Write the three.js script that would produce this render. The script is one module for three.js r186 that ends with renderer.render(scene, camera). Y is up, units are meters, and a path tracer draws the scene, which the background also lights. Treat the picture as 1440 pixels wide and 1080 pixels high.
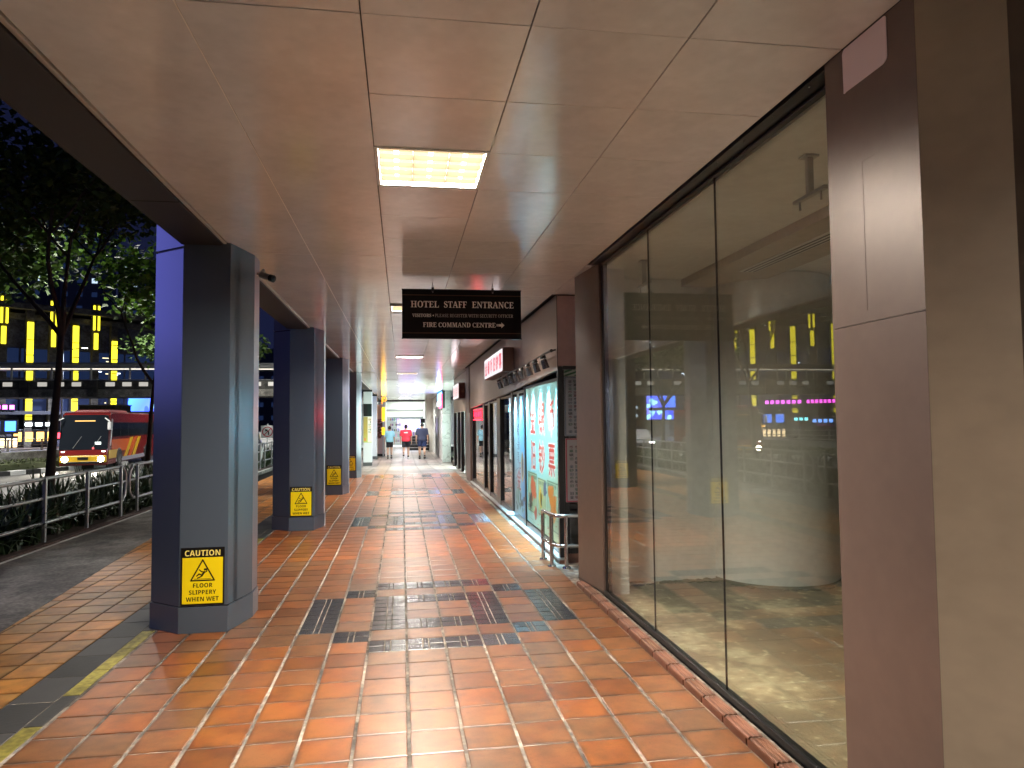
import * as THREE from 'three';
import { RoundedBoxGeometry } from 'three/addons/geometries/RoundedBoxGeometry.js';
import { mergeGeometries, toCreasedNormals, mergeVertices } from 'three/addons/utils/BufferGeometryUtils.js';
import { RectAreaLightUniformsLib } from 'three/addons/lights/RectAreaLightUniformsLib.js';

// ---------- camera, sky, moon, lamps, exposure ----------
const W = 1440, H = 1080, FOCAL = 1003;
const scene = new THREE.Scene();
const camera = new THREE.PerspectiveCamera(2 * Math.atan(H / 2 / FOCAL) * 180 / Math.PI, W / H, 0.05, 900);
camera.position.set(0, 1.6, 0);
camera.rotation.set(THREE.MathUtils.degToRad(2.8986), THREE.MathUtils.degToRad(-8.794), THREE.MathUtils.degToRad(-0.5737), 'YXZ');
scene.add(camera);
const renderer = new THREE.WebGLRenderer({ antialias: true });
renderer.setSize(W, H);
renderer.toneMapping = THREE.LinearToneMapping;
renderer.toneMappingExposure = 3.15;
renderer.shadowMap.enabled = true;
RectAreaLightUniformsLib.init();
{ // a clear city night: deep navy overhead, a little lighter towards the horizon
  const w = 64, h = 32, d = new Float32Array(w * h * 4);
  for (let y = 0; y < h; y++) for (let x = 0; x < w; x++) {
    const el = (y + 0.5) / h - 0.5, t = Math.exp(-Math.abs(el) * 6), o = (y * w + x) * 4;
    d[o] = 0.0004 + 0.003 * t; d[o + 1] = 0.0006 + 0.0038 * t; d[o + 2] = 0.004 + 0.010 * t; d[o + 3] = 1;
  }
  const t = new THREE.DataTexture(d, w, h, THREE.RGBAFormat, THREE.FloatType);
  t.mapping = THREE.EquirectangularReflectionMapping; t.magFilter = THREE.LinearFilter; t.minFilter = THREE.LinearFilter;
  t.colorSpace = THREE.LinearSRGBColorSpace; t.needsUpdate = true;
  scene.background = t; scene.environment = t;
}
const moon = new THREE.DirectionalLight(0xcfd8ff, 0.012);
moon.position.set(-40, 90, 30); moon.castShadow = true;
Object.assign(moon.shadow.camera, { left: -60, right: 60, top: 60, bottom: -60, far: 300 });
scene.add(moon, moon.target);
const LAMP_COLOR = new THREE.Color().setRGB(1.0, 0.89, 0.76), LAMP = 116;      // recessed ceiling lamps
const SPOT = 17, SPOT_COLOR = new THREE.Color().setRGB(0.36, 0.76, 1.0);       // track spots over the posters
const STREET = 270;                                                             // street lamps over the road

// ---------- helpers ----------
const CEIL = 3.02;
let seed = 12345;
function R() { seed |= 0; seed = seed + 0x6D2B79F5 | 0; let t = Math.imul(seed ^ seed >>> 15, 1 | seed); t = t + Math.imul(t ^ t >>> 7, 61 | t) ^ t; return ((t ^ t >>> 14) >>> 0) / 4294967296; }
const rr = (a, b) => a + (b - a) * R();
const V = (x, y, z) => new THREE.Vector3(x, y, z);
const rgb = (r, g, b) => new THREE.Color().setRGB(r, g, b);
const used = {};
function nm(n) { if (!(n in used)) { used[n] = 0; return n; } used[n]++; return n + '_' + String(used[n]).padStart(3, '0'); }
function thing(name, label, category, pos = [0, 0, 0], turn = 0, group) {
  const o = new THREE.Group(); o.name = nm(name); o.position.set(...pos); o.rotation.y = turn;
  o.userData = { label, category }; if (group) o.userData.group = group; scene.add(o); return o;
}
function structure(name, label) { const o = new THREE.Group(); o.name = nm(name); o.userData = { kind: 'structure', label, category: 'setting' }; scene.add(o); return o; }
function part(name, geo, mat, parent, pos, rot) {
  const m = new THREE.Mesh(geo, mat); m.name = name; if (pos) m.position.set(...pos); if (rot) m.rotation.set(...rot);
  m.castShadow = m.receiveShadow = true; parent.add(m); return m;
}
function single(name, geo, mat, label, category, pos, rot, group) {
  const m = part(nm(name), geo, mat, scene, pos, rot); m.userData = { label, category }; if (group) m.userData.group = group; return m;
}
function clone(o, label, pos, turn) {
  const c = o.clone(); c.name = nm(o.name.replace(/_\d{3}$/, '')); c.userData = { ...o.userData }; if (label) c.userData.label = label;
  if (pos) c.position.set(...pos); if (turn !== undefined) c.rotation.y = turn; scene.add(c); return c;
}
function uvm(g, s = 1) { // metric box-projected uv
  if (g.index) g = g.toNonIndexed();
  const p = g.attributes.position, n = g.attributes.normal, uv = new Float32Array(p.count * 2);
  for (let i = 0; i < p.count; i += 3) {
    let nx = 0, ny = 0, nz = 0; for (let k = 0; k < 3; k++) { nx += n.getX(i + k); ny += n.getY(i + k); nz += n.getZ(i + k); }
    nx = Math.abs(nx); ny = Math.abs(ny); nz = Math.abs(nz);
    for (let k = 0; k < 3; k++) { const j = i + k, x = p.getX(j), y = p.getY(j), z = p.getZ(j); let u, v;
      if (ny >= nx && ny >= nz) { u = x; v = z; } else if (nx >= nz) { u = z; v = y; } else { u = x; v = y; }
      uv[j * 2] = u * s; uv[j * 2 + 1] = v * s; }
  }
  g.setAttribute('uv', new THREE.BufferAttribute(uv, 2)); return g;
}
const box = (w, h, d) => uvm(new THREE.BoxGeometry(w, h, d));
const rbox = (w, h, d, r = 0.006) => uvm(new RoundedBoxGeometry(w, h, d, 1, Math.min(r, w / 2.2, h / 2.2, d / 2.2)));
// box given by its extents
function ex(x0, x1, y0, y1, z0, z1, r = 0) { const g = r ? rbox(x1 - x0, y1 - y0, z1 - z0, r) : box(x1 - x0, y1 - y0, z1 - z0); g.translate((x0 + x1) / 2, (y0 + y1) / 2, (z0 + z1) / 2); return uvm(g); }
function cyl(r0, r1, h, n = 16, cap = false) { return new THREE.CylinderGeometry(r0, r1, h, n, 1, cap); }
function bar(a, b, r, n = 10, r2) { // round bar between two points
  const A = V(...a), B = V(...b), L = A.distanceTo(B), g = new THREE.CylinderGeometry(r2 ?? r, r, L, n);
  g.applyMatrix4(new THREE.Matrix4().compose(A.clone().add(B).multiplyScalar(0.5), new THREE.Quaternion().setFromUnitVectors(V(0, 1, 0), B.clone().sub(A).normalize()), V(1, 1, 1))); return g;
}
function tube(pts, r, n = 40, rs = 10, closed = false, tension = 0.5) { return new THREE.TubeGeometry(new THREE.CatmullRomCurve3(pts.map((p) => V(...p)), closed, 'catmullrom', tension), n, r, rs, closed); }
const merge = (l) => mergeGeometries(l.map((g) => { g = g.index ? g.toNonIndexed() : g; if (!g.attributes.uv) g.setAttribute('uv', new THREE.BufferAttribute(new Float32Array(g.attributes.position.count * 2), 2)); for (const k of Object.keys(g.attributes)) if (!['position', 'normal', 'uv'].includes(k)) g.deleteAttribute(k); return g; }), false);
function prism(pts, y0, y1) { // plan polygon (x, z) extruded upwards
  const s = new THREE.Shape(pts.map(([x, z]) => new THREE.Vector2(x, -z))); const g = new THREE.ExtrudeGeometry(s, { depth: y1 - y0, bevelEnabled: false });
  g.rotateX(-Math.PI / 2); g.translate(0, y0, 0); return uvm(g);
}
// tileable value noise
function noise2(seed0) {
  const N = 256, t = new Float32Array(N * N); let s = seed0; for (let i = 0; i < N * N; i++) { s = Math.imul(s, 1664525) + 1013904223 | 0; t[i] = (s >>> 8) / 16777216; }
  return (x, y, per) => { const xi = Math.floor(x), yi = Math.floor(y), fx = x - xi, fy = y - yi, u = fx * fx * (3 - 2 * fx), v = fy * fy * (3 - 2 * fy); const m = (a) => (((a % per) + per) % per) & 255;
    const a = t[m(yi) * N + m(xi)], b = t[m(yi) * N + m(xi + 1)], c = t[m(yi + 1) * N + m(xi)], d = t[m(yi + 1) * N + m(xi + 1)]; return a + (b - a) * u + (c - a) * v + (a - b - c + d) * u * v; };
}
const n2 = noise2(77);
function fbm(u, v, f, oct = 4) { let s = 0, a = 0.5, n = 0; for (let o = 0; o < oct; o++) { s += a * n2(u * f + o * 17, v * f + o * 31, f); n += a; a *= 0.5; f *= 2; } return s / n; }
function tex(size, fn, srgb = false, rep = 1) { // fn(u, v) -> grey or [r, g, b] in 0..1
  const d = new Uint8Array(size * size * 4);
  for (let y = 0; y < size; y++) for (let x = 0; x < size; x++) { const c = fn(x / size, y / size), o = (y * size + x) * 4; const q = typeof c === 'number' ? [c, c, c] : c; for (let k = 0; k < 3; k++) d[o + k] = Math.max(0, Math.min(255, q[k] * 255)); d[o + 3] = 255; }
  const t = new THREE.DataTexture(d, size, size); t.wrapS = t.wrapT = THREE.RepeatWrapping; t.magFilter = THREE.LinearFilter; t.minFilter = THREE.LinearMipmapLinearFilter; t.generateMipmaps = true;
  if (srgb) t.colorSpace = THREE.SRGBColorSpace; t.repeat.set(rep, rep); t.needsUpdate = true; return t;
}
function canvasTex(w, h, draw) { const c = document.createElement('canvas'); c.width = w; c.height = h; const g = c.getContext('2d'); draw(g, w, h); const t = new THREE.CanvasTexture(c); t.colorSpace = THREE.SRGBColorSpace; return t; }
const std = (color, roughness = 0.6, o = {}) => new THREE.MeshStandardMaterial({ color, roughness, ...o });
const phy = (color, roughness = 0.6, o = {}) => new THREE.MeshPhysicalMaterial({ color, roughness, ...o });
const glow = (color, k) => new THREE.MeshStandardMaterial({ color: 0x050505, roughness: 0.5, emissive: color, emissiveIntensity: k });
const grey = (v, k = 1) => [v * k, v * k, v * k];

const T = {
  fine: tex(256, (u, v) => 0.35 + 0.4 * fbm(u, v, 32, 3), false, 2),
  smudge: tex(512, (u, v) => { const a = fbm(u, v, 4, 4), b = fbm(v, u, 48, 2); return [0, 0.72 + 0.2 * a + 0.08 * b, 0]; }, false, 0.6),
  mottle: tex(512, (u, v) => { const a = fbm(u, v, 5, 6), b = fbm(u + 0.3, v + 0.7, 40, 3); const k = 0.90 + 0.09 * (a - 0.5) + 0.06 * (b - 0.5); return [k, k, k]; }, true, 0.5),
  concrete: tex(1024, (u, v) => { const a = fbm(u, v, 4, 7), b = fbm(v + 0.2, u, 128, 2), c = fbm(u, v + 0.5, 16, 4); const k = 0.5 + 0.34 * (a - 0.5) + 0.34 * (c - 0.5) + 0.26 * (b - 0.5); return [k * 1.5, k * 1.48, k * 1.42]; }, true, 0.33),
  grime: tex(512, (u, v) => { const a = fbm(u, v, 6, 6), b = fbm(v + 0.3, u, 40, 3); const k = 0.45 + 1.0 * (a - 0.35) + 0.5 * (b - 0.4); return [k, k * 0.98, k * 0.95]; }, true, 0.7),
  wave: tex(512, (u, v) => fbm(u, v, 3, 3), false, 1),
};
// ---------- materials ----------
const M = {
  ceiling: phy(rgb(0.88, 0.85, 0.82), 0.16, { ior: 1.9, bumpMap: (() => { const t = T.wave.clone(); t.repeat.set(0.9, 0.9); return t; })(), bumpScale: 0.0012, map: T.mottle }),
  slate: phy(rgb(0.108, 0.142, 0.19), 0.30, { metalness: 0.4 }),
  slateDark: std(rgb(0.012, 0.013, 0.016), 0.5),
  brown: phy(rgb(0.180, 0.126, 0.101), 0.38, { metalness: 0.2, map: T.mottle }),
  soffit: std(rgb(0.022, 0.019, 0.018), 0.6),
  black: std(rgb(0.008, 0.008, 0.009), 0.35),
  blackFrame: phy(rgb(0.012, 0.012, 0.013), 0.28, { metalness: 0.2 }),
  steel: std(rgb(0.55, 0.55, 0.55), 0.22, { metalness: 1 }),
  galv: std(rgb(0.42, 0.43, 0.43), 0.38, { metalness: 0.85 }),
  white: std(rgb(0.72, 0.72, 0.70), 0.5),
  whiteWall: std(rgb(0.60, 0.57, 0.50), 0.75, { map: T.mottle, bumpMap: T.fine, bumpScale: 0.0006 }),
  plaster: std(rgb(0.82, 0.83, 0.81), 0.8, { map: T.mottle, bumpMap: T.fine, bumpScale: 0.001 }),
  pinkPanel: phy(rgb(0.55, 0.38, 0.37), 0.4, { map: T.mottle }),
  glass: phy(rgb(0.97, 0.995, 0.97), 0.0, { transmission: 1, thickness: 0, ior: 1.5 }),
  glassDark: phy(rgb(0.80, 0.82, 0.82), 0.0, { transmission: 1, thickness: 0, ior: 1.52 }),
  concrete: std(rgb(0.26, 0.255, 0.24), 0.7, { map: T.concrete, bumpMap: T.fine, bumpScale: 0.002 }),
  asphalt: std(rgb(0.10, 0.10, 0.105), 0.62, { map: T.concrete, bumpMap: T.fine, bumpScale: 0.003 }),
  soil: std(rgb(0.03, 0.024, 0.017), 0.95),
  grout: std(rgb(0.42, 0.38, 0.335), 0.8, { map: T.grime, bumpMap: T.fine, bumpScale: 0.002 }),
  groutDark: std(rgb(0.03, 0.022, 0.016), 0.85),
  bark: std(rgb(0.05, 0.038, 0.028), 0.9, { map: T.mottle, bumpMap: T.fine, bumpScale: 0.006 }),
  paintWhite: std(rgb(0.7, 0.7, 0.68), 0.6),
  rubber: std(rgb(0.012, 0.012, 0.012), 0.8),
  chrome: std(rgb(0.7, 0.7, 0.7), 0.15, { metalness: 1 }),
};
// clay tile: 16 different faces in one map (edges darker, mottled firing)
const tileMap = tex(1024, (u, v) => {
  const cu = (u * 4) % 1, cv = (v * 4) % 1, a = fbm(u, v, 12, 5), b = fbm(v + 0.4, u + 0.1, 96, 3), e = Math.min(cu, 1 - cu, cv, 1 - cv);
  const edge = 0.80 + 0.20 * Math.min(1, e * 9 + (a - 0.5) * 0.5); const k = edge * (0.70 + 0.46 * a + 0.12 * (b - 0.5)); const y = fbm(u + 0.6, v + 0.2, 8, 4);
  const spec = 1 - 0.16 * THREE.MathUtils.smoothstep(b, 0.58, 0.9); return [k * spec, k * (0.90 + 0.18 * y) * spec, k * (0.84 + 0.26 * y) * spec];
}, true);
const tileBump = tex(1024, (u, v) => 0.6 * fbm(u, v, 14, 3) + 0.18 * fbm(v, u, 90, 3));
const tileRough = tex(512, (u, v) => [0, 0.55 + 0.5 * fbm(u, v, 10, 5), 0]);
const clay = [], clayLeft = [];
for (let i = 0; i < 8; i++) {
  const k = 0.76 + 0.48 * ((i * 5) % 8) / 7, h = (i % 3 - 1) * 0.035;
  clay.push(phy(rgb(0.215 * k, (0.083 + h * 0.4) * k, (0.026 + h * 0.36) * k), 0.36, { ior: 1.66, map: tileMap, bumpMap: tileBump, bumpScale: 0.0005 }));
  clayLeft.push(phy(rgb(0.40 * k, (0.19 + h * 0.5) * k, (0.045 + h * 0.4) * k), 0.42, { map: tileMap, bumpMap: tileBump, bumpScale: 0.0014 }));
}
const inlay = [0, 1, 2].map((i) => phy(rgb(0.024 + 0.008 * i, 0.026 + 0.008 * i, 0.032 + 0.008 * i), 0.24, { bumpMap: tileBump, bumpScale: 0.0012 }));
function tileGeo(w, d, k, bev = 0.006, t = 0.008) { // one tile with eased, slightly uneven edges; face k of 16
  const j = () => rr(-0.0012, 0.0012), hw = w / 2, hd = d / 2, u0 = (k % 4) / 4, v0 = Math.floor(k / 4) / 4;
  const top = [[-hw + bev + j(), -hd + bev + j()], [hw - bev + j(), -hd + bev + j()], [hw - bev + j(), hd - bev + j()], [-hw + bev + j(), hd - bev + j()]], bot = [[-hw, -hd], [hw, -hd], [hw, hd], [-hw, hd]];
  const mid = top.map(([x, z]) => [x * (1 + 0.55 * bev / hw), z * (1 + 0.55 * bev / hd)]);
  const pos = [], uv = [], q = (A, ya, B, yb) => { for (let i = 0; i < 4; i++) { const n = (i + 1) % 4; for (const [p, y] of [[A[i], ya], [B[n], yb], [B[i], yb], [A[i], ya], [A[n], ya], [B[n], yb]]) { pos.push(p[0], y, p[1]); uv.push(u0 + (p[0] / w + 0.5) / 4, v0 + (p[1] / d + 0.5) / 4); } } };
  for (const i of [0, 2, 1, 0, 3, 2]) { pos.push(top[i][0], 0, top[i][1]); uv.push(u0 + (top[i][0] / w + 0.5) / 4, v0 + (top[i][1] / d + 0.5) / 4); }
  q(top, 0, mid, -0.0016); q(mid, -0.0016, bot, -t);
  const g = new THREE.BufferGeometry(); g.setAttribute('position', new THREE.Float32BufferAttribute(pos, 3)); g.setAttribute('uv', new THREE.Float32BufferAttribute(uv, 2)); g.computeVertexNormals(); return g;
}
// ---------- tiled walkway ----------
const CW = 0.2725, RD = 0.2655, X0 = 1.667, Z0 = -5.138 + RD * 9;      // 14 columns leftwards from the step, rows away from the camera
const NCOL = 13, FAR_Z = -22;
const DARK = { 8: [1.0], 9: [], };
// dark inlay rosette: column index counted from the step edge (H=0, G=1 ... Z=8), rows counted from its near edge
const ROS = { 8: [2, 3, 4, 5], 7: [1, 6], 6: [0, 2, 3, 4, 5, 7], 5: [0, 2, 5, 7], 4: [0, 2, 5, 7], 3: [0, 2, 3, 4, 5, 7], 2: [1, 6], 1: [2, 3, 4, 5] };
const rosStart = [9, 9 + 21, 9 + 38, 9 + 56, 9 + 77, 9 + 98, 9 + 119, 9 + 140];
const isDark = (c, r) => rosStart.some((s) => ROS[c]?.includes(r - s));
const floor = structure('tiled_floor', 'orange clay tile walkway with dark inlay patterns');
const ROWS = Math.ceil((Z0 - FAR_Z) / RD);
part('grout', ex(X0 - NCOL * CW - 0.36, 2.9, -0.12, -0.0035, FAR_Z - 0.02, 2.2), M.grout, floor);
const tg = [], tgd = [], wv = 0.0135, wc = 0.007;
for (let k = 0; k < 16; k++) tg.push(tileGeo(CW - wv, RD - wc, k));
{ // dark tile: two wide pieces either side of a narrow one, scored across
  const w = CW - 0.008, d = RD - 0.006;
  for (let k = 0; k < 4; k++) { const l = []; for (const [a, b] of [[-0.5, -0.085], [-0.075, 0.075], [0.085, 0.5]]) for (const [c, e] of [[-0.5, -0.012], [0.012, 0.5]]) { const g = tileGeo((b - a) * w - 0.004, (e - c) * d - 0.002, (k * 3 + l.length) % 16, 0.003); g.translate((a + b) / 2 * w, 0, (c + e) / 2 * d); l.push(g); } tgd.push(merge(l)); }
}
const restClay = [], restDark = [];
for (let r = -1; r < ROWS; r++) for (let c = 0; c < NCOL; c++) {
  const x = X0 - (c + 0.5) * CW + rr(-0.001, 0.001), z = Z0 - (r + 0.5) * RD + (x - 0.5) * -0.012 + rr(-0.0015, 0.0015);
  if (z > -2.75) continue;
  const dark = isDark(c, r), tilt = [rr(-0.0035, 0.0035), 0, rr(-0.0035, 0.0035)];
  const near = r < 24 - 2;
  if (near) part(dark ? 'dark_tile' : 'tile', dark ? tgd[Math.floor(R() * 4)] : tg[Math.floor(R() * 16)], dark ? inlay[Math.floor(R() * 3)] : clay[Math.floor(R() * 8)], floor, [x, rr(-0.0008, 0.0008), z], tilt);
  else (dark ? restDark : restClay).push([x, z, tilt, Math.floor(R() * 8)]);
}
function scatter(name, geo, mat, list, parent, y = 0) { // many far tiles as one part
  const m = new THREE.InstancedMesh(geo, mat, list.length), o = new THREE.Object3D(); m.name = name; m.userData.kind = 'stuff';
  list.forEach(([x, z, t, k], i) => { o.position.set(x, y + (k % 3) * 0.0004, z); o.rotation.set(...t); o.updateMatrix(); m.setMatrixAt(i, o.matrix); const q = 0.72 + 0.5 * ((k * 5) % 8) / 7; m.setColorAt(i, rgb(q, q * (0.95 + 0.02 * (k % 3)), q * (0.9 + 0.1 * (k % 3)))); });
  m.castShadow = m.receiveShadow = true; parent.add(m); return m;
}
for (let q = 0; q < 8; q++) scatter('tile_field', tg[q * 2 + 1], clay[3], restClay.filter((e, i) => (i * 7 + Math.floor(i / 8) * 3) % 8 === q), floor);
scatter('dark_tile_field', tgd[1], inlay[1], restDark, floor);
const paleTile = phy(rgb(0.34, 0.27, 0.22), 0.34, { map: tileMap, bumpMap: tileBump, bumpScale: 0.0005 });
// far end of the walkway: ramps down a little, polished tiles
{ const far = structure('ramp_floor', 'far tiled floor that slopes down towards the shops');
  const prof = [[-22.02, 0], [-32, -0.36], [-60, -0.36]];
  for (let i = 0; i < 2; i++) { const [za, ya] = prof[i], [zb, yb] = prof[i + 1], L = Math.hypot(zb - za, yb - ya); const n = Math.round(L / 0.6), a = Math.atan2(ya - yb, za - zb);
    const list = []; for (let k = 0; k < n; k++) for (let c = 0; c < 8; c++) list.push([-2.2 + (c + 0.5) * 0.56, 0, k]);
    const m = new THREE.InstancedMesh(tileGeo(0.556, L / n - 0.006, 3), paleTile, list.length), o = new THREE.Object3D(); m.name = 'tile_field'; m.userData.kind = 'stuff';
    list.forEach(([x, , k], i2) => { const t = (k + 0.5) / n; o.position.set(x, ya + (yb - ya) * t, za + (zb - za) * t); o.rotation.set(-a + rr(-0.002, 0.002), 0, rr(-0.002, 0.002)); o.updateMatrix(); m.setMatrixAt(i2, o.matrix); const q = 0.75 + 0.4 * R(); m.setColorAt(i2, rgb(q, q * 1.05, q * 1.2)); });
    far.add(m);
    const b = box(5.2, 0.1, L); const mm = part('grout', b, M.grout, far, [-0.1, (ya + yb) / 2 - 0.055, (za + zb) / 2], [-a, 0, 0]);
  } }
// the tiles outside the columns, with dark joints, and the drain strip along the column line
const left = structure('outer_paving', 'worn ochre tiles between the columns and the footpath');
part('grout', ex(-3.9, -2.245, -0.12, -0.005, -40, 2.2), M.groutDark, left);
{ const gl = []; for (let k = 0; k < 6; k++) gl.push(tileGeo(CW - 0.008, RD - 0.007, k * 2 + 1));
  const rest = []; for (let r = 0; r < 140; r++) for (let c = 0; c < 6; c++) { const x = -2.245 - (c + 0.5) * CW, z = -2.9 - (r + 0.5) * RD; if (x - CW / 2 < -3.07 + (z + 6.13) * 0.0868 - 0.35) continue;
    if (r < 17 && c < 5) part('tile', gl[Math.floor(R() * 6)], clayLeft[Math.floor(R() * 8)], left, [x, -0.001, z], [rr(-0.004, 0.004), 0, rr(-0.004, 0.004)]);
    else rest.push([x, z, [rr(-0.003, 0.003), 0, 0], Math.floor(R() * 8)]); }
  scatter('tile_field', gl[0], clayLeft[3], rest, left, -0.001); }
const drain = structure('drain_strip', 'dark slate edging strip with worn yellow paint marks');
{ const slab = std(rgb(0.045, 0.045, 0.043), 0.5, { map: T.mottle, bumpMap: T.fine, bumpScale: 0.002 }), slab2 = std(rgb(0.07, 0.07, 0.068), 0.5, { map: T.mottle }), yel = std(rgb(0.40, 0.36, 0.08), 0.5, { map: T.concrete });
  part('bedding', ex(-2.245, -1.88, -0.1, -0.006, -22, 2.2), M.grout, drain);
  for (let k = 0; k < 40; k++) { const z0 = -2.9 - k * 0.42; part('slab', ex(-2.24, -1.992, -0.03, -0.001, z0 - 0.412, z0, 0.003), k % 2 ? slab : slab2, drain); }
  for (let k = 0; k < 34; k++) { const z0 = -2.9 - k * 0.44, y = z0 < -4.6 && z0 > -5.7 || z0 > -3.9 || (k > 8 && k % 5 < 2); part(y ? 'yellow_slab' : 'slab', ex(-1.985, -1.892, -0.03, 0.0, z0 - 0.434, z0, 0.003), y ? yel : slab, drain); } }
// ---------- step along the glass ----------
const step = structure('door_step', 'low tiled step with ridged nosing under the shop glass');
{ const brick = [0, 1, 2].map((i) => phy(rgb(0.20 + 0.04 * i, 0.075 + 0.014 * i, 0.04 + 0.01 * i), 0.4, { map: tileMap, bumpMap: tileBump, bumpScale: 0.001 }));
  const nose = [0, 1, 2].map((i) => phy(rgb(0.20 + 0.03 * i, 0.098 + 0.012 * i, 0.062 + 0.01 * i), 0.4, { map: tileMap, bumpMap: tileBump, bumpScale: 0.001 }));
  part('bedding', ex(1.674, 1.76, -0.02, 0.044, -6.75, -2.0), M.grout, step);
  const L = RD - 0.015, rg = rbox(0.016, 0.042, L, 0.003), prof = new THREE.Shape([[0, 0.034], [0, 0.044], [0.006, 0.050], [0.018, 0.050], [0.021, 0.0465], [0.026, 0.0465], [0.029, 0.050], [0.043, 0.050], [0.046, 0.0465], [0.051, 0.0465], [0.054, 0.050], [0.074, 0.050], [0.074, 0.034]].map(([a, b]) => new THREE.Vector2(a, b)));
  const ng = uvm(new THREE.ExtrudeGeometry(prof, { depth: L, bevelEnabled: false })); ng.translate(0, 0, -L / 2);
  for (let k = 0; k < 17; k++) { const z = -2.3 - (k + 0.5) * RD; part('riser_tile', rg, brick[k % 3], step, [1.672, 0.014, z + rr(-0.001, 0.001)], [0, 0, rr(-0.01, 0.01)]); part('nosing_tile', ng, nose[(k * 2) % 3], step, [1.664 + rr(-0.001, 0.001), rr(-0.001, 0.001), z + 0.03]); } }
// ---------- ceiling ----------
const ceiling = structure('ceiling', 'cream metal panel ceiling over the walkway');
const CX = [-1.36, -0.755, -0.14, 0.465, 1.065, 1.69], PZ = 0.618, TROF = [0.7, -3.98, -9.12, -15.95, -21.5, -28.6, -35.7, -44];
{ part('backing', ex(-1.7, 2.9, CEIL + 0.10, CEIL + 0.25, -50, 3), std(rgb(0.05, 0.045, 0.04), 0.9), ceiling);
  const cache = {}, pg = (w, d) => { const k = w.toFixed(3) + d.toFixed(3); if (!cache[k]) { const g = rbox(w, 0.02, d, 0.0025); cache[k] = g; } return cache[k]; };
  const far = [], z1 = -2.466;
  for (let c = 0; c < 5; c++) {
    const x0 = CX[c] + 0.002, x1 = CX[c + 1] - 0.002, long = c < 2, dz = long ? PZ * 6 : PZ, lift = rr(-0.001, 0.001);
    for (let z = z1 + PZ * 6; z > -50; z -= dz) {
      const za = z, zb = z - dz, mid = (za + zb) / 2;
      if (c === 2 && TROF.some((t) => Math.abs(mid - t) < PZ * 0.5)) continue;
      if (mid < -9 && !long || mid < -16) { const g = pg(x1 - x0, dz - 0.003).clone(); g.rotateX(rr(-0.0035, 0.0035)); g.rotateZ(rr(-0.001, 0.001)); g.translate((x0 + x1) / 2, CEIL + 0.01 + rr(0, 0.0015), mid); far.push(uvm(g)); }
      else part('ceiling_panel', pg(x1 - x0, dz - 0.0025), M.ceiling, ceiling, [(x0 + x1) / 2, CEIL + 0.01 + lift * 0.4 + rr(0, 0.0006), mid], [rr(-0.0012, 0.0012), 0, rr(-0.0012, 0.0012)]);
    }
  }
  const f = part('panel_field', merge(far), M.ceiling, ceiling); f.userData.kind = 'stuff';
  part('joint_strip', ex(-0.7575, -0.7525, CEIL - 0.0015, CEIL + 0.004, -20, 2), std(rgb(0.75, 0.7, 0.62), 0.3), ceiling);
  part('edge_trim', ex(-1.385, -1.362, CEIL - 0.012, CEIL + 0.03, -50, 3, 0.003), std(rgb(0.42, 0.38, 0.34), 0.3), ceiling);
  part('recess_panel', ex(1.692, 2.9, CEIL + 0.001, CEIL + 0.02, -7.87, -6.4), M.ceiling, ceiling);
  part('recess_panel', ex(1.692, 2.9, CEIL + 0.001, CEIL + 0.02, -50, -19.6), M.ceiling, ceiling);
}
// recessed lamps with louvres
const louvreMat = phy(rgb(0.004, 0.003, 0.0015), 0.8, { specularIntensity: 0.06, emissive: rgb(1, 0.72, 0.36), emissiveIntensity: 0.2 }), offMat = std(rgb(0.35, 0.35, 0.34), 0.4), tubeMat = glow(rgb(1.0, 0.88, 0.66), 5), reflMat = phy(rgb(0.01, 0.009, 0.006), 0.8, { specularIntensity: 0.1, emissive: rgb(1, 0.82, 0.50), emissiveIntensity: 0.46 });
function troffer(label, z, off = false) {
  const t = thing('ceiling_lamp', label, 'ceiling lamp', [0.163, CEIL, z], 0, 'square ceiling lamps along the walkway');
  const s = 0.29;
  part('frame', merge([ex(-s - 0.012, -s + 0.006, -0.006, 0.03, -s, s), ex(s - 0.006, s + 0.012, -0.006, 0.03, -s, s), ex(-s - 0.012, s + 0.012, -0.006, 0.03, -s - 0.012, -s + 0.006), ex(-s - 0.012, s + 0.012, -0.006, 0.03, s - 0.006, s + 0.012)]), M.white, t);
  const rm = off ? offMat : reflMat, tm = off ? M.white : tubeMat, lm = louvreMat;
  part('reflector', ex(-s, s, 0.075, 0.085, -s, s), rm, t);
  part('side_wall', merge([ex(-s, -s + 0.004, 0.0, 0.075, -s, s), ex(s - 0.004, s, 0.0, 0.075, -s, s), ex(-s + 0.004, s - 0.004, 0.0, 0.075, -s, -s + 0.004), ex(-s + 0.004, s - 0.004, 0, 0.075, s - 0.004, s)]), rm, t);
  for (const x of [-0.19, 0, 0.19]) { const g = cyl(0.013, 0.013, 0.54, 12); g.rotateX(Math.PI / 2); part('tube_lamp', g, tm, t, [x, 0.055, 0]); }
  for (const x of [-0.097, 0.097]) part('louvre_bar', rbox(0.004, 0.028, 0.57, 0.001), lm, t, [x, 0.017, 0]);
  for (let k = 0; k < 5; k++) part('louvre_blade', rbox(0.57, 0.028, 0.003, 0.001), lm, t, [0, 0.017, -0.24 + k * 0.12]);
  return t;
}
const lampLabels = ['square louvred ceiling lamp behind the viewpoint', 'large bright louvred ceiling lamp nearest above the walkway', 'louvred ceiling lamp half hidden behind the hanging entrance sign', 'ceiling lamp just below the hanging sign, first of the far row', 'second ceiling lamp beyond the hanging sign', 'third small ceiling lamp beyond the hanging sign', 'fourth tiny ceiling lamp beyond the hanging sign', 'farthest tiny ceiling lamp beside the dark end beam'];
let lamp0;
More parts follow.
